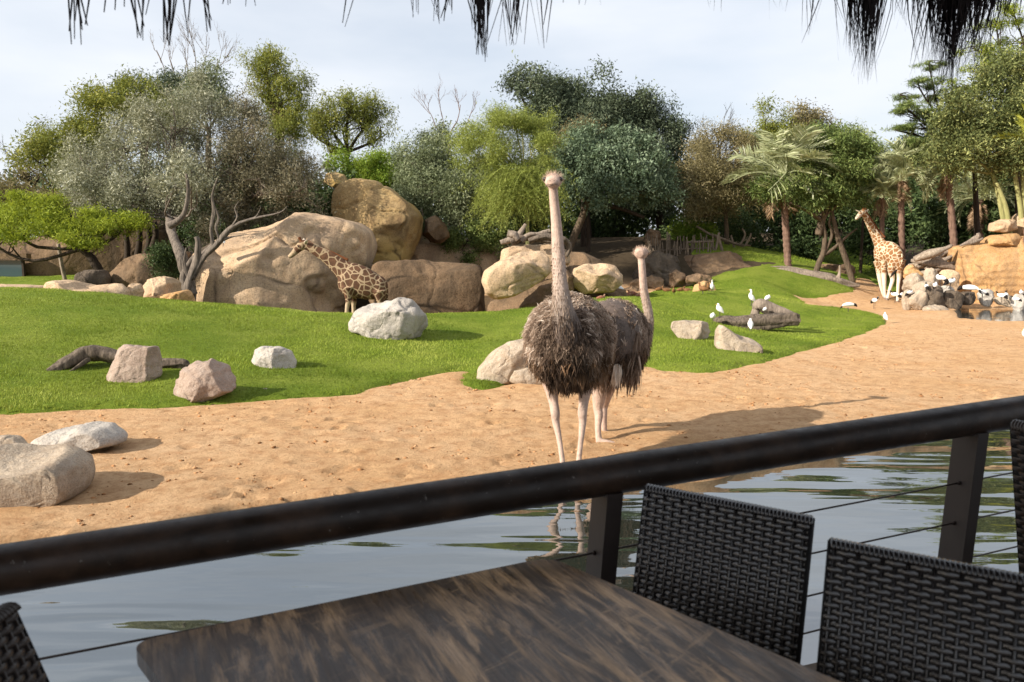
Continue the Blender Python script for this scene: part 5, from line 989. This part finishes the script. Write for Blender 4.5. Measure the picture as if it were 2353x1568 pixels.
tree('background_tree', 'sparse brownish tree at the far side of the umbrella acacia', (60, 520, 38), [(70, 440)], .15, [(60, 410, 50, 32, 38), (110, 370, 45, 35, 38), (25, 430, 30, 30, 38)], 'brownish', 'darkbark', 150, 18, .12, .05, .25, 18, 1, .2, .8, .3, .5, group=BK, ntw=140)
tree('background_tree', 'dull brown green tree mass behind the rock shelter', (-20, 560, 36), [(0, 510)], .2, [(-10, 470, 60, 50, 36), (60, 470, 70, 40, 36), (-80, 460, 60, 60, 36), (140, 470, 70, 40, 35)], 'brownish', 'darkbark', 600, 30, .14, .06, .25, 19, group=BK)
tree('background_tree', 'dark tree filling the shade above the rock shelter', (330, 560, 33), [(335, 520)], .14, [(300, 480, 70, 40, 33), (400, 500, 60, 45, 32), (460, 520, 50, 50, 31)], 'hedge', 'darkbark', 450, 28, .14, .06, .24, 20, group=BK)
for i, (a, t_, b_) in enumerate(((318, 500, 600), (340, 520, 585), (290, 540, 625), (355, 510, 570))): single('tree_trunk', *tube(px_path([(a - 4, b_, 28.4), (a + 3, (t_ + b_) / 2, 28.4), (a, t_, 28.4)]), [.14, .11, .10], 8, 14), 'darkbark', ('dark bare trunk in the middle of the row before the rock shelter', 'dark bare trunk forked close behind another at the shelter', 'dark bare trunk standing nearest the umbrella acacia', 'short dark trunk beside the olive trunk at the shelter')[i], 'tree', 'trunks before the rock shelter')
single('tree_trunk', *tube(px_path([(150, 645, 27.6), (142, 610, 27.6), (134, 560, 27.6)]), [.07, .07, .06], 8, 12), 'oldwood', 'thin pale leaning trunk in front of the rock shelter wall', 'tree')

def twiggy(name, label, base, starts, m='darkbark', seed=1, group=None, length=1.1, gens=4, r0=.05, up=.35):
    """bare branching tree"""
    r = np.random.default_rng(seed); d = base[2]; b0 = W(*base); B = Bag(); segs = 0
    st = []
    for (px, py, dx, dz) in starts: p = W(px, py, d); B.add(tube([b0, (b0 + p) / 2 + r.normal(size=3) * .1, p], [r0 * 1.3, r0, r0 * .8], 6, 8)); st.append((p, np.array([dx, r.normal() * .2, dz]), length, gens, r0 * .7))
    while st:
        p, v, L, g_, rr = st.pop(); v = v / np.linalg.norm(v); q = p + v * L; mdd = (p + q) / 2 + r.normal(size=3) * .05 * L; B.add(tube([p, mdd, q], [rr, rr * .8, rr * .6], 4, 4, cap=False))
        if g_ > 0:
            for _ in range(int(r.integers(2, 4))): f = r.uniform(.45, 1); st.append((p + (q - p) * f, v + r.normal(size=3) * .36 + [0, 0, up * .4], L * r.uniform(.55, .85), g_ - 1, rr * .62))
    b0g = b0.copy(); b0g[2] = min(b0[2], Tz(b0[0], b0[1])) - .2; B.add(tube([b0g, b0], [r0 * 1.6, r0 * 1.3], 6))
    e = thing(name, label, 'tree', b0g, group); part('branches', *B.get(), m, e); return e
twiggy('bare_tree', 'leafless tree with fine upright grey twigs above the olive', (450, 330, 42), [(405, 190, -.25, 1), (430, 200, .1, 1), (470, 200, .1, 1), (495, 190, .3, 1), (380, 170, -.3, 1), (450, 160, 0, 1)], 'stake', 5, None, 1.25, 4, .04, .6)
twiggy('bare_tree', 'leafless reddish twig tree above the lime feathery tree', (1030, 340, 42), [(1020, 290, -.2, 1), (1050, 280, .2, 1), (1000, 290, -.4, .9), (1070, 290, .4, 1)], 'palmbark', 8, None, .95, 4, .035, .6)
twiggy('bare_tree', 'bare twigs with few leaves above the brownish tree', (1640, 420, 37), [(1630, 340, -.2, 1), (1655, 335, .2, 1), (1600, 350, -.4, .8)], 'darkbark', 9, None, .8, 4, .035, .5)
twiggy('bare_tree', 'thin bare twigs spreading low at the far side of the golden tipped tree', (120, 430, 40), [(80, 400, -.6, .5), (60, 380, -.7, .5), (110, 360, -.2, .8)], 'darkbark', 12, None, .9, 4, .03, .3)

# -- middle
MB = 'trees behind the rock pile'
shrub('bush', 'bright green bush on top behind the ochre dome', [(830, 385, 60, 35, 34), (890, 395, 50, 38, 34), (790, 385, 35, 25, 34), (930, 410, 30, 40, 34), (860, 420, 70, 30, 33.5)], 'bright', 560, 30, .12, .06, .18, 21)
tree('grey_green_tree', 'big grey green bushy tree hanging over the brown rock wall', (1050, 600, 31), [(1050, 560), (1045, 520)], .2, [(970, 400, 65, 75, 31), (1040, 370, 70, 70, 31.5), (1010, 450, 80, 75, 30.5), (1080, 460, 80, 80, 30.5), (980, 500, 50, 50, 30), (1060, 520, 70, 55, 30), (940, 380, 45, 45, 32), (1000, 330, 40, 35, 32), (1120, 400, 50, 60, 31)], 'greygreen', 'oldwood', 1300, 38, .12, .05, .19, 23, 1, .1, .6, .08, .35, group=MB)
shrub('bush', 'glossy deep green bush draping the reddish rock wall', [(1070, 555, 55, 40, 29.6), (1110, 570, 40, 40, 29.6), (1030, 560, 30, 30, 29.6), (1140, 540, 40, 50, 29.8)], 'leafy', 420, 30, .09, .05, .13, 25, tv=.28)
e = tree('lime_feathery_tree', 'lime green feathery drooping tree with slim trunk behind the tall ostrich', (1213, 570, 27.5), [(1212, 520), (1210, 450), (1205, 400)], .08, [(1130, 300, 80, 40, 27.8), (1200, 290, 75, 45, 27.8), (1080, 320, 55, 32, 28), (1250, 310, 40, 30, 27.8), (1160, 350, 90, 40, 27.5), (1220, 350, 60, 40, 27.5), (1180, 270, 50, 25, 28), (1100, 360, 60, 25, 27.6)], 'retama', 'greenbark', 900, 34, .13, .022, .17, 27, .8, .2, .8, .1, .4, group=MB)
r = np.random.default_rng(6); n = 620; a = r.uniform(0, 1, n); cpx = np.c_[1195 + r.normal(0, 26, n), r.uniform(370, 470, n), 27.4 + r.normal(0, .5, n)]; C = np.array([W(*q) for q in cpx]); dr = np.c_[np.sign(r.random(n) - .5) * r.uniform(.3, 1, n), r.normal(0, .5, n), r.uniform(-.1, .35, n)]
V, Fc, ti = ribbons(C, dr, r.uniform(.9, 2.1, n), np.full(n, .012), r.uniform(.12, .22, n), np.clip(r.normal(.55, .2, n), 0, 1), 9); part('drooping_sprays', V, Fc, 'retama', e, False, ti)
Vq = V.reshape(n, -1, 3); C2 = np.vstack([Vq[:, k].reshape(-1, 3) for k in range(4, 20, 1)]); V, Fc, ti = leaves(C2, .05, 3, .10, .022, 31, 1, .5); part('spray_leaves', V, Fc, 'retama', e, False, ti)
tree('dark_evergreen', 'tall dark evergreen holm oak crowning the tree line', (1350, 590, 37), [(1345, 500), (1340, 430)], .3, [(1230, 240, 70, 55, 37), (1290, 220, 70, 45, 37.5), (1350, 240, 70, 55, 37.5), (1410, 250, 65, 55, 37.5), (1460, 290, 60, 60, 37), (1280, 300, 90, 70, 36.5), (1380, 320, 90, 80, 36.5), (1200, 220, 35, 35, 37.5), (1450, 360, 70, 70, 36.5), (1300, 380, 90, 70, 36)], 'dark', 'darkbark', 1700, 38, .17, .075, .24, 33, 1, .1, .55, .08, .5, group=MB)
tree('dark_evergreen', 'dark spiky evergreen beside the holm oak with open twigs', (1520, 590, 37.5), [(1515, 480), (1510, 400)], .22, [(1500, 260, 38, 48, 37.5), (1530, 310, 45, 50, 37.5), (1500, 340, 60, 60, 37), (1550, 350, 40, 45, 37.5), (1530, 420, 60, 70, 37), (1490, 430, 60, 70, 36.5)], 'dark', 'darkbark', 760, 34, .16, .06, .24, 35, 1, .1, .65, .2, .55, group=MB, ntw=90)
tree('blue_green_tree', 'blue green broadleaf tree with leaning trunk in front of the holm oak', (1305, 580, 31.5), [(1325, 530), (1345, 480), (1355, 430), (1360, 410)], .17, [(1330, 390, 75, 65, 31.5), (1400, 370, 75, 70, 31.5), (1450, 400, 65, 65, 31.5), (1380, 430, 90, 45, 31), (1300, 430, 50, 45, 31.5), (1480, 440, 55, 50, 31.5), (1350, 330, 60, 40, 32), (1420, 330, 45, 40, 32)], 'teal', 'bark', 1250, 36, .14, .075, .19, 37, 1, .1, .6, .1, .45, group=MB)
tree('grey_topped_tree', 'brown grey topped tree between holm oak and blue green tree', (1340, 560, 33.5), [(1340, 450)], .12, [(1340, 310, 45, 40, 33), (1310, 330, 35, 35, 33)], 'brownish', 'darkbark', 260, 30, .11, .045, .17, 38, group=MB)
for i, (P_, d_) in enumerate(((((1350, 590), (1352, 545), (1350, 500)), 32.5), (((1362, 470), (1420, 478), (1480, 500)), 32.2))): single('tree_trunk', *tube(px_path(P_, d_), [.11, .09, .07], 8, 14), 'darkbark', ('upright dark trunk under the blue green tree', 'low dead bough stretched under the blue green tree')[i], 'tree')
tree('brownish_tree', 'hazy brown green tree with open fine twigs beside the fan palm', (1670, 585, 33.5), [(1670, 540), (1668, 490)], .13, [(1640, 380, 70, 65, 33.5), (1690, 370, 60, 60, 33.5), (1650, 440, 80, 70, 33), (1600, 420, 45, 60, 33.5), (1710, 440, 50, 60, 33.5), (1650, 320, 55, 35, 34), (1620, 490, 50, 45, 33)], 'brownish', 'bark', 1250, 36, .11, .04, .19, 39, 1, .1, .65, .16, .5, group=MB, ntw=120)
shrub('bush', 'small lit bright green bush behind the stake fence', [(1590, 535, 38, 24, 34), (1570, 525, 22, 18, 34), (1625, 540, 18, 18, 34)], 'bright', 200, 28, .12, .06, .16, 41)
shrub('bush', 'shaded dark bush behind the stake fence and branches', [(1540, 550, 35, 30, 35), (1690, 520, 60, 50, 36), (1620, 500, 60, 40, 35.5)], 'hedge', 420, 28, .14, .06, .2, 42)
tree('background_tree', 'thin golden green tree tops behind the fan palm', (1800, 450, 48), [(1800, 380)], .2, [(1760, 290, 22, 38, 48), (1780, 330, 45, 40, 48), (1820, 300, 24, 34, 48), (1800, 350, 60, 40, 48), (1735, 340, 30, 24, 48)], 'euca', 'darkbark', 460, 30, .2, .07, .3, 43, 1, .2, .7, .22, .5)
tree('background_tree', 'golden brown tree top behind the leafy forked tree', (1865, 450, 48), [(1865, 380)], .2, [(1860, 285, 30, 40, 48), (1880, 320, 30, 30, 48), (1850, 330, 30, 40, 48)], 'brownish', 'darkbark', 330, 30, .2, .07, .3, 44, 1, .2, .7, .18, .5)

# -- right
e = tree('leafy_forked_tree', 'leafy green tree with forked twisted pale trunks beside the pale giraffe', (1868, 655, 31), [(1880, 610), (1892, 580), (1895, 545), (1890, 510)], .13, [(1870, 400, 75, 60, 31), (1930, 400, 70, 65, 31.3), (1800, 435, 60, 32, 30.8), (1960, 360, 60, 45, 31.5), (1880, 350, 70, 45, 31.5), (1940, 450, 60, 40, 30.8), (1860, 450, 70, 30, 30.6), (1910, 330, 60, 30, 32), (1760, 440, 30, 20, 30.8)], 'leafy', 'bark', 1250, 34, .17, .05, .19, 45, 1, .4, .6, .12, .45)
for P_, R_ in (([(1895, 585), (1915, 572), (1950, 540), (1970, 525)], [.09, .07, .05, .02]), ([(1960, 650), (1945, 600), (1925, 545), (1915, 505), (1910, 480)], [.14, .12, .11, .09, .06]), ([(1895, 580), (1912, 540), (1905, 510), (1920, 470)], [.08, .06, .05, .04]), ([(1880, 540), (1890, 500), (1900, 460)], [.16, .14, .08])): part('limb', *log_geo(px_path(P_, 31), R_, 4, 9, 26, .12, .15), 'bark', e)
shrub('bush', 'golden feathery bush crown above the forked tree', [(1990, 345, 45, 25, 34), (1950, 325, 50, 22, 34), (2020, 360, 25, 20, 34)], 'retama', 260, 30, .14, .03, .2, 46, tk=True)
# palms
def frond_mesh(L, m, seed, droop, nl=34, ll=.36, lw=.030, fold=.5):
    r = np.random.default_rng(seed); t_ = np.linspace(0, 1, 14); x = L * t_ * (1 - .18 * droop * t_); z = L * (.16 * t_ - .42 * droop * t_ ** 2.2); P_ = np.c_[x, 0 * x, z]
    B = Bag(); B.add(tube(P_, np.linspace(.022, .005, 14), 5)); V0, F0 = B.get(); V = [V0]; Fq = list(F0); n0 = len(V0); ti = [np.full(n0, .6)]; Q_ = spline(P_, 80)
    for j in range(nl):
        f = .14 + .86 * j / nl; p = Q_[int(f * 78)]; tg = Q_[min(79, int(f * 78) + 2)] - p; tg /= np.linalg.norm(tg); l = ll * (1 - .55 * abs(f - .45) ** 1.3) * r.uniform(.85, 1.15)
        for s_ in (-1, 1):
            dv = tg * .75 + np.array([0, s_ * .8, fold * .8]) + r.normal(size=3) * .10; dv /= np.linalg.norm(dv); w = np.cross(dv, (0, 0, 1)); w /= np.linalg.norm(w); q = p + dv * l * .55; tp = p + dv * l + [0, 0, -.10 * l]
            V.append(np.array([p, q + w * lw / 2, tp, q - w * lw / 2])); Fq.append((n0, n0 + 1, n0 + 2, n0 + 3)); n0 += 4; ti.append(np.full(4, np.clip(r.normal(.55, .2), 0, 1)))
    return mesh('frond', np.vstack(V), Fq, m, False, np.concatenate(ti))
FR = {m_: [frond_mesh(1.0, m_, 60 + i, d_) for i, d_ in enumerate((.5, .9, 1.5))] for m_ in ('palm', 'deadpalm', 'palmgold')}
def palm(label, base, top, d, r0, Lf, nf, seed, m='palm', skirt=10, bend=0, wrap=True, lo=-.5):
    r = np.random.default_rng(seed); b0 = W(*base, d); t0 = W(*top, d); b0[2] = min(b0[2], Tz(b0[0], b0[1])) - .1; e = thing('palm_tree', label, 'palm tree', b0, 'palms by the planted bank')
    n = 60; P_ = spline([b0, (b0 + t0) / 2 + [bend, 0, 0], t0], n); rr = r0 * (1.1 - .2 * np.linspace(0, 1, n)) * (1 + .09 * np.sign(np.sin(np.arange(n) * 2.1))); part('trunk', *tube(P_, rr, 12), 'palmbark', e)
    for i in range(nf):
        o = ob('frond', FR[m][int(r.integers(0, 3))], e); o.location = tuple(t0 - b0 + r.normal(size=3) * .06); el = lo + (1.45 - lo) * (i / nf) ** .8; s = Lf * r.uniform(.8, 1.15)
        o.rotation_euler = (r.normal() * .3, -el, r.uniform(0, 2 * pi)); o.scale = (s, s, s)
    for i in range(skirt):
        o = ob('dry_frond', FR['deadpalm'][int(r.integers(0, 3))], e); o.location = tuple(t0 - b0 + [0, 0, -.12]); o.rotation_euler = (r.normal() * .2, r.uniform(1.0, 1.45), r.uniform(0, 2 * pi)); s = Lf * r.uniform(.5, .8); o.scale = (s, s * .7, s)
    return e
palm('fan palm with big silvery fronds rising above the forked tree', (1812, 622), (1798, 405), 30.9, .13, 2.1, 44, 1, skirt=10, lo=-.2)
palm('tall date palm with silvery crown behind the pale giraffe', (2076, 640), (2070, 398), 30.6, .12, 1.5, 44, 2, skirt=14)
palm('shorter date palm close beside the tall one behind the giraffe', (2030, 620), (2026, 445), 30.9, .10, 1.25, 38, 3, skirt=10)
palm('leaning date palm with reddish trunk between giraffe and cliff', (2206, 590), (2176, 390), 30.2, .13, 1.4, 34, 4, bend=.05, skirt=10)
palm('low stemless palm with drooping fronds behind the cliff', (2255, 560), (2252, 455), 35, .16, 1.9, 30, 5, skirt=9)
palm('golden fronded palm half hidden by the cliff top tree', (2372, 500), (2372, 330), 27, .14, 1.3, 22, 6, 'palmgold', skirt=0, lo=-.2)
# cliff-top trees
e = tree('cliff_top_tree', 'large leafy tree with smooth yellow green trunks on the cliff top', (2312, 560, 28.5), [(2308, 520), (2295, 450), (2280, 400)], .11, [(2230, 270, 85, 70, 28.5), (2300, 230, 80, 75, 28.5), (2350, 300, 70, 90, 28), (2260, 350, 80, 55, 28), (2200, 320, 70, 45, 28.5), (2320, 380, 70, 50, 28), (2380, 200, 60, 80, 28.5), (2180, 370, 60, 30, 28.8), (2290, 170, 50, 40, 29)], 'cliffleaf', 'greenbark', 1700, 32, .13, .06, .21, 51, 1, .1, .6, .2, .6, tv=.3)
for P_ in ([(2350, 560), (2345, 480), (2332, 400), (2330, 340)], [(2322, 555), (2312, 480), (2290, 420)], [(2360, 545), (2352, 450), (2350, 350)]): part('stem', *tube(px_path(P_, 28.2), np.linspace(.10, .06, len(P_)), 10, 24), 'greenbark', e)
e = tree('feathery_acacia', 'dark feathery acacia reaching tiered branches into the sky beside the cliff', (2245, 560, 31), [(2242, 450), (2238, 370)], .12, [(2110, 195, 62, 7, 30.5), (2085, 252, 62, 7, 30.3), (2120, 290, 60, 9, 30.5), (2080, 332, 55, 8, 30.5), (2140, 330, 60, 22, 30.8), (2135, 150, 45, 6, 30.5), (2180, 225, 50, 12, 31), (2062, 300, 40, 6, 30.4), (2130, 262, 50, 8, 30.8), (2075, 222, 45, 5, 30.4), (2105, 355, 50, 14, 30.6)], 'leafy', 'darkbark', 820, 24, .17, .022, .11, 53, .22, 0, .9, .15, .4, ntw=260)
tree('feathery_acacia', 'yellow green feathery crown high above the cliff top tree', (2340, 540, 30), [(2335, 300), (2330, 200)], .12, [(2300, 130, 60, 22, 30), (2350, 90, 60, 30, 30), (2250, 165, 40, 16, 30), (2340, 160, 60, 24, 30), (2290, 60, 50, 16, 30), (2380, 140, 50, 30, 30), (2240, 110, 40, 12, 30), (2330, 30, 50, 16, 30), (2220, 200, 50, 16, 30)], 'acacia', 'darkbark', 620, 24, .12, .03, .14, 54, .5, 0, .8, .2, .5, ntw=160)
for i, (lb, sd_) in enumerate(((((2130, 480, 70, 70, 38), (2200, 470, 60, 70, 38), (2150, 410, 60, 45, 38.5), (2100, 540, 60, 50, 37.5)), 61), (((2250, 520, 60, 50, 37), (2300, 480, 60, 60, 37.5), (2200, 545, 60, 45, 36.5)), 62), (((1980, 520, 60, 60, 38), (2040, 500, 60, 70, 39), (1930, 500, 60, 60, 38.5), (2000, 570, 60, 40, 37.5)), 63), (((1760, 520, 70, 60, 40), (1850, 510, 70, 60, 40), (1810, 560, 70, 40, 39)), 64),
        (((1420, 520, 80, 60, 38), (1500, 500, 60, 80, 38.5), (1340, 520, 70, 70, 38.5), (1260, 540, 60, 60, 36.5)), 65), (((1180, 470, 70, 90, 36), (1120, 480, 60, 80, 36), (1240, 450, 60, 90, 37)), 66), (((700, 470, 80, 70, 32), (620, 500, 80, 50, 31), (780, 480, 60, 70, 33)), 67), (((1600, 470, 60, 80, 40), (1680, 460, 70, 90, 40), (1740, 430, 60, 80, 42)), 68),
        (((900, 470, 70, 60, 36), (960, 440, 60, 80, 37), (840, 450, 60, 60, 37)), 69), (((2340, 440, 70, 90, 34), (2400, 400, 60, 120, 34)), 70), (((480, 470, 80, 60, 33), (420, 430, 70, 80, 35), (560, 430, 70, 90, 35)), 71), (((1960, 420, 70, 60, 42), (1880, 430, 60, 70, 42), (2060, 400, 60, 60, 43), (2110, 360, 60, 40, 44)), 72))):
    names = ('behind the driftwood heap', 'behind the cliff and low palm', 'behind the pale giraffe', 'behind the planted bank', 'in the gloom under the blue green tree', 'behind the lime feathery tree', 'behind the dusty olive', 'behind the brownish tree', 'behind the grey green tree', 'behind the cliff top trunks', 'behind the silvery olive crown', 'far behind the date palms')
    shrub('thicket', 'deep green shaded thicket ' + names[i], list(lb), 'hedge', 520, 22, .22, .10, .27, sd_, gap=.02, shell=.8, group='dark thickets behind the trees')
# hedge of far woodland closing the horizon
C = []; r = np.random.default_rng(4)
for px in np.arange(-900, 3300, 60): q = W(px, 520, 58); C.append(np.c_[q[0] + r.normal(0, 1.2, 160), 58 + r.normal(0, 2, 160), 2.2 + r.uniform(0, 1, 160) ** .7 * (4.2 + 1.2 * sin(px * .013))])
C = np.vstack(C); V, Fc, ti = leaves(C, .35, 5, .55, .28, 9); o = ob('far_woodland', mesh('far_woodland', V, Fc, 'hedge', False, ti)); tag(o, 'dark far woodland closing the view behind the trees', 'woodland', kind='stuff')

# ================================================================== THATCHED ROOF
m, t, b = mat('dry_dark_palm_thatch', .8, .2); v = coords(t); t.links.new(mixc(t, noi(t, v, 9, 4, .6), (.008, .006, .007), (.028, .018, .017)), b.inputs['Base Color']); M['thatch'] = m
EV = lambda s: on_rail(s) * [1, 1, 0] + RN * .35 + [0, 0, 3.06]
e0_, e1_2 = EV(-7.5), EV(8.5); back = -RN * 7 + np.array([0, 0, 2.7])
V = np.array([e0_, e1_2, e1_2 + back, e0_ + back]); V = np.vstack([V, V + [0, 0, .28]])
rf = thing('thatched_roof', 'dark dry palm thatch fringe hanging from the terrace roof above', 'roof', (*on_rail(RL / 2)[:2] - RN[:2] * 2, 2.9))
part('thatch', V, [(0, 1, 2, 3), (7, 6, 5, 4), (0, 4, 5, 1), (1, 5, 6, 2), (2, 6, 7, 3), (3, 7, 4, 0)], 'thatch', rf, False)
for s in (-7.2, 8.2):
    p = on_rail(s) - RN * 1.5; part('roof_post', *tube([(p[0], p[1], DK), (p[0], p[1], 3.6)], .1, 10), 'darkbark', rf)
    p = on_rail(s) - RN * 6.5; part('roof_post', *tube([(p[0], p[1], DK), (p[0], p[1], 5.4)], .1, 10), 'darkbark', rf)
def eave_s(px):
    r_ = ray(px, 60); A_ = np.array([[RD[0], -r_[0]], [RD[1], -r_[1]]]); q0 = RA[:2] + RN[:2] * .35; return np.linalg.solve(A_, -q0)[0]
r = np.random.default_rng(12)
def frond_tuft(px0, px1, tip_px, tip_py, n, spread, w=.0075, name='thatch_frond', scat=20):
    B = Bag(); 
    for k in range(int(n * (2.2 if px0 > 1900 else 1.0))):
        s = eave_s(r.uniform(px0, px1)); a = EV(s) + RN * r.uniform(-.05, .05) + [0, 0, .04]; f = r.random() ** .6
        ty = tip_py * 1.18 * (.25 + .75 * f) + r.normal(0, 4); tx = (px0 + px1) / 2 + (tip_px - (px0 + px1) / 2) * f + r.normal(0, spread)
        y_ = a[1] + r.normal(0, .05); tpt = W(tx, ty, y_); md = (a + tpt) / 2 + np.array([r.normal(0, .035), r.normal(0, .03), .02]); P_ = spline([a, md, tpt], 8); wd = w * r.uniform(.5, 1.3) * np.linspace(1, .12, 8)
        sx = np.array([cos(r.uniform(-.9, .9)), .4, 0]); V = np.empty((16, 3)); V[0::2] = P_ - sx * wd[:, None]; V[1::2] = P_ + sx * wd[:, None]; V[:, 1] += np.tile([0, .003], 8)
        B.add((V, [(2 * i, 2 * i + 1, 2 * i + 3, 2 * i + 2) for i in range(7)]))
    part(name, *B.get(), 'thatch', rf)
for a in ((160, 215, 170, 90, 9, 12), (240, 300, 270, 25, 3, 20), (322, 346, 325, 80, 5, 5), (320, 326, 318, 128, 1, 1), (365, 402, 385, 92, 9, 10), (425, 440, 430, 95, 3, 6), (478, 500, 480, 65, 4, 8), (520, 600, 560, 10, 5, 20), (788, 796, 790, 62, 2, 2), (945, 965, 955, 48, 4, 5), (985, 1060, 1010, 45, 12, 14), (1085, 1130, 1108, 118, 34, 14), (1150, 1215, 1185, 100, 18, 14), (1235, 1262, 1248, 100, 5, 6), (1290, 1420, 1350, 18, 5, 30), (1620, 1700, 1650, 20, 4, 20), (1740, 1800, 1770, 35, 5, 15), (1830, 1885, 1860, 85, 10, 12), (1925, 1990, 1960, 110, 26, 16), (1960, 2040, 1985, 165, 52, 14), (2050, 2100, 2080, 60, 10, 14), (2100, 2190, 2140, 150, 40, 20), (2150, 2240, 2175, 190, 95, 18), (2200, 2290, 2235, 150, 60, 22), (2270, 2345, 2300, 85, 30, 18), (2330, 2420, 2370, 60, 22, 16)): frond_tuft(*a)
# ================================================================== more chairs
q = Wz(2320, 962, 1.12) - RN * .27 + RD * [1, 1, 0] * sin(.22) * .66; ch = chair('tall dark woven chair beside the far railing post, mostly out of sight', (q[0], q[1], DK), radians(90) + atan2(RD[1], RD[0]), 'wicker2', -.22); ch.scale = (1, 1, 1.155)
q = Wz(-8, 1375, DK + BT); chair('brown woven chair side-on at the end of the table, leaning back beside the railing', (q[0] + sin(.34) * (BT - .4), q[1] - .24, DK), radians(90), 'wicker2', -.34)
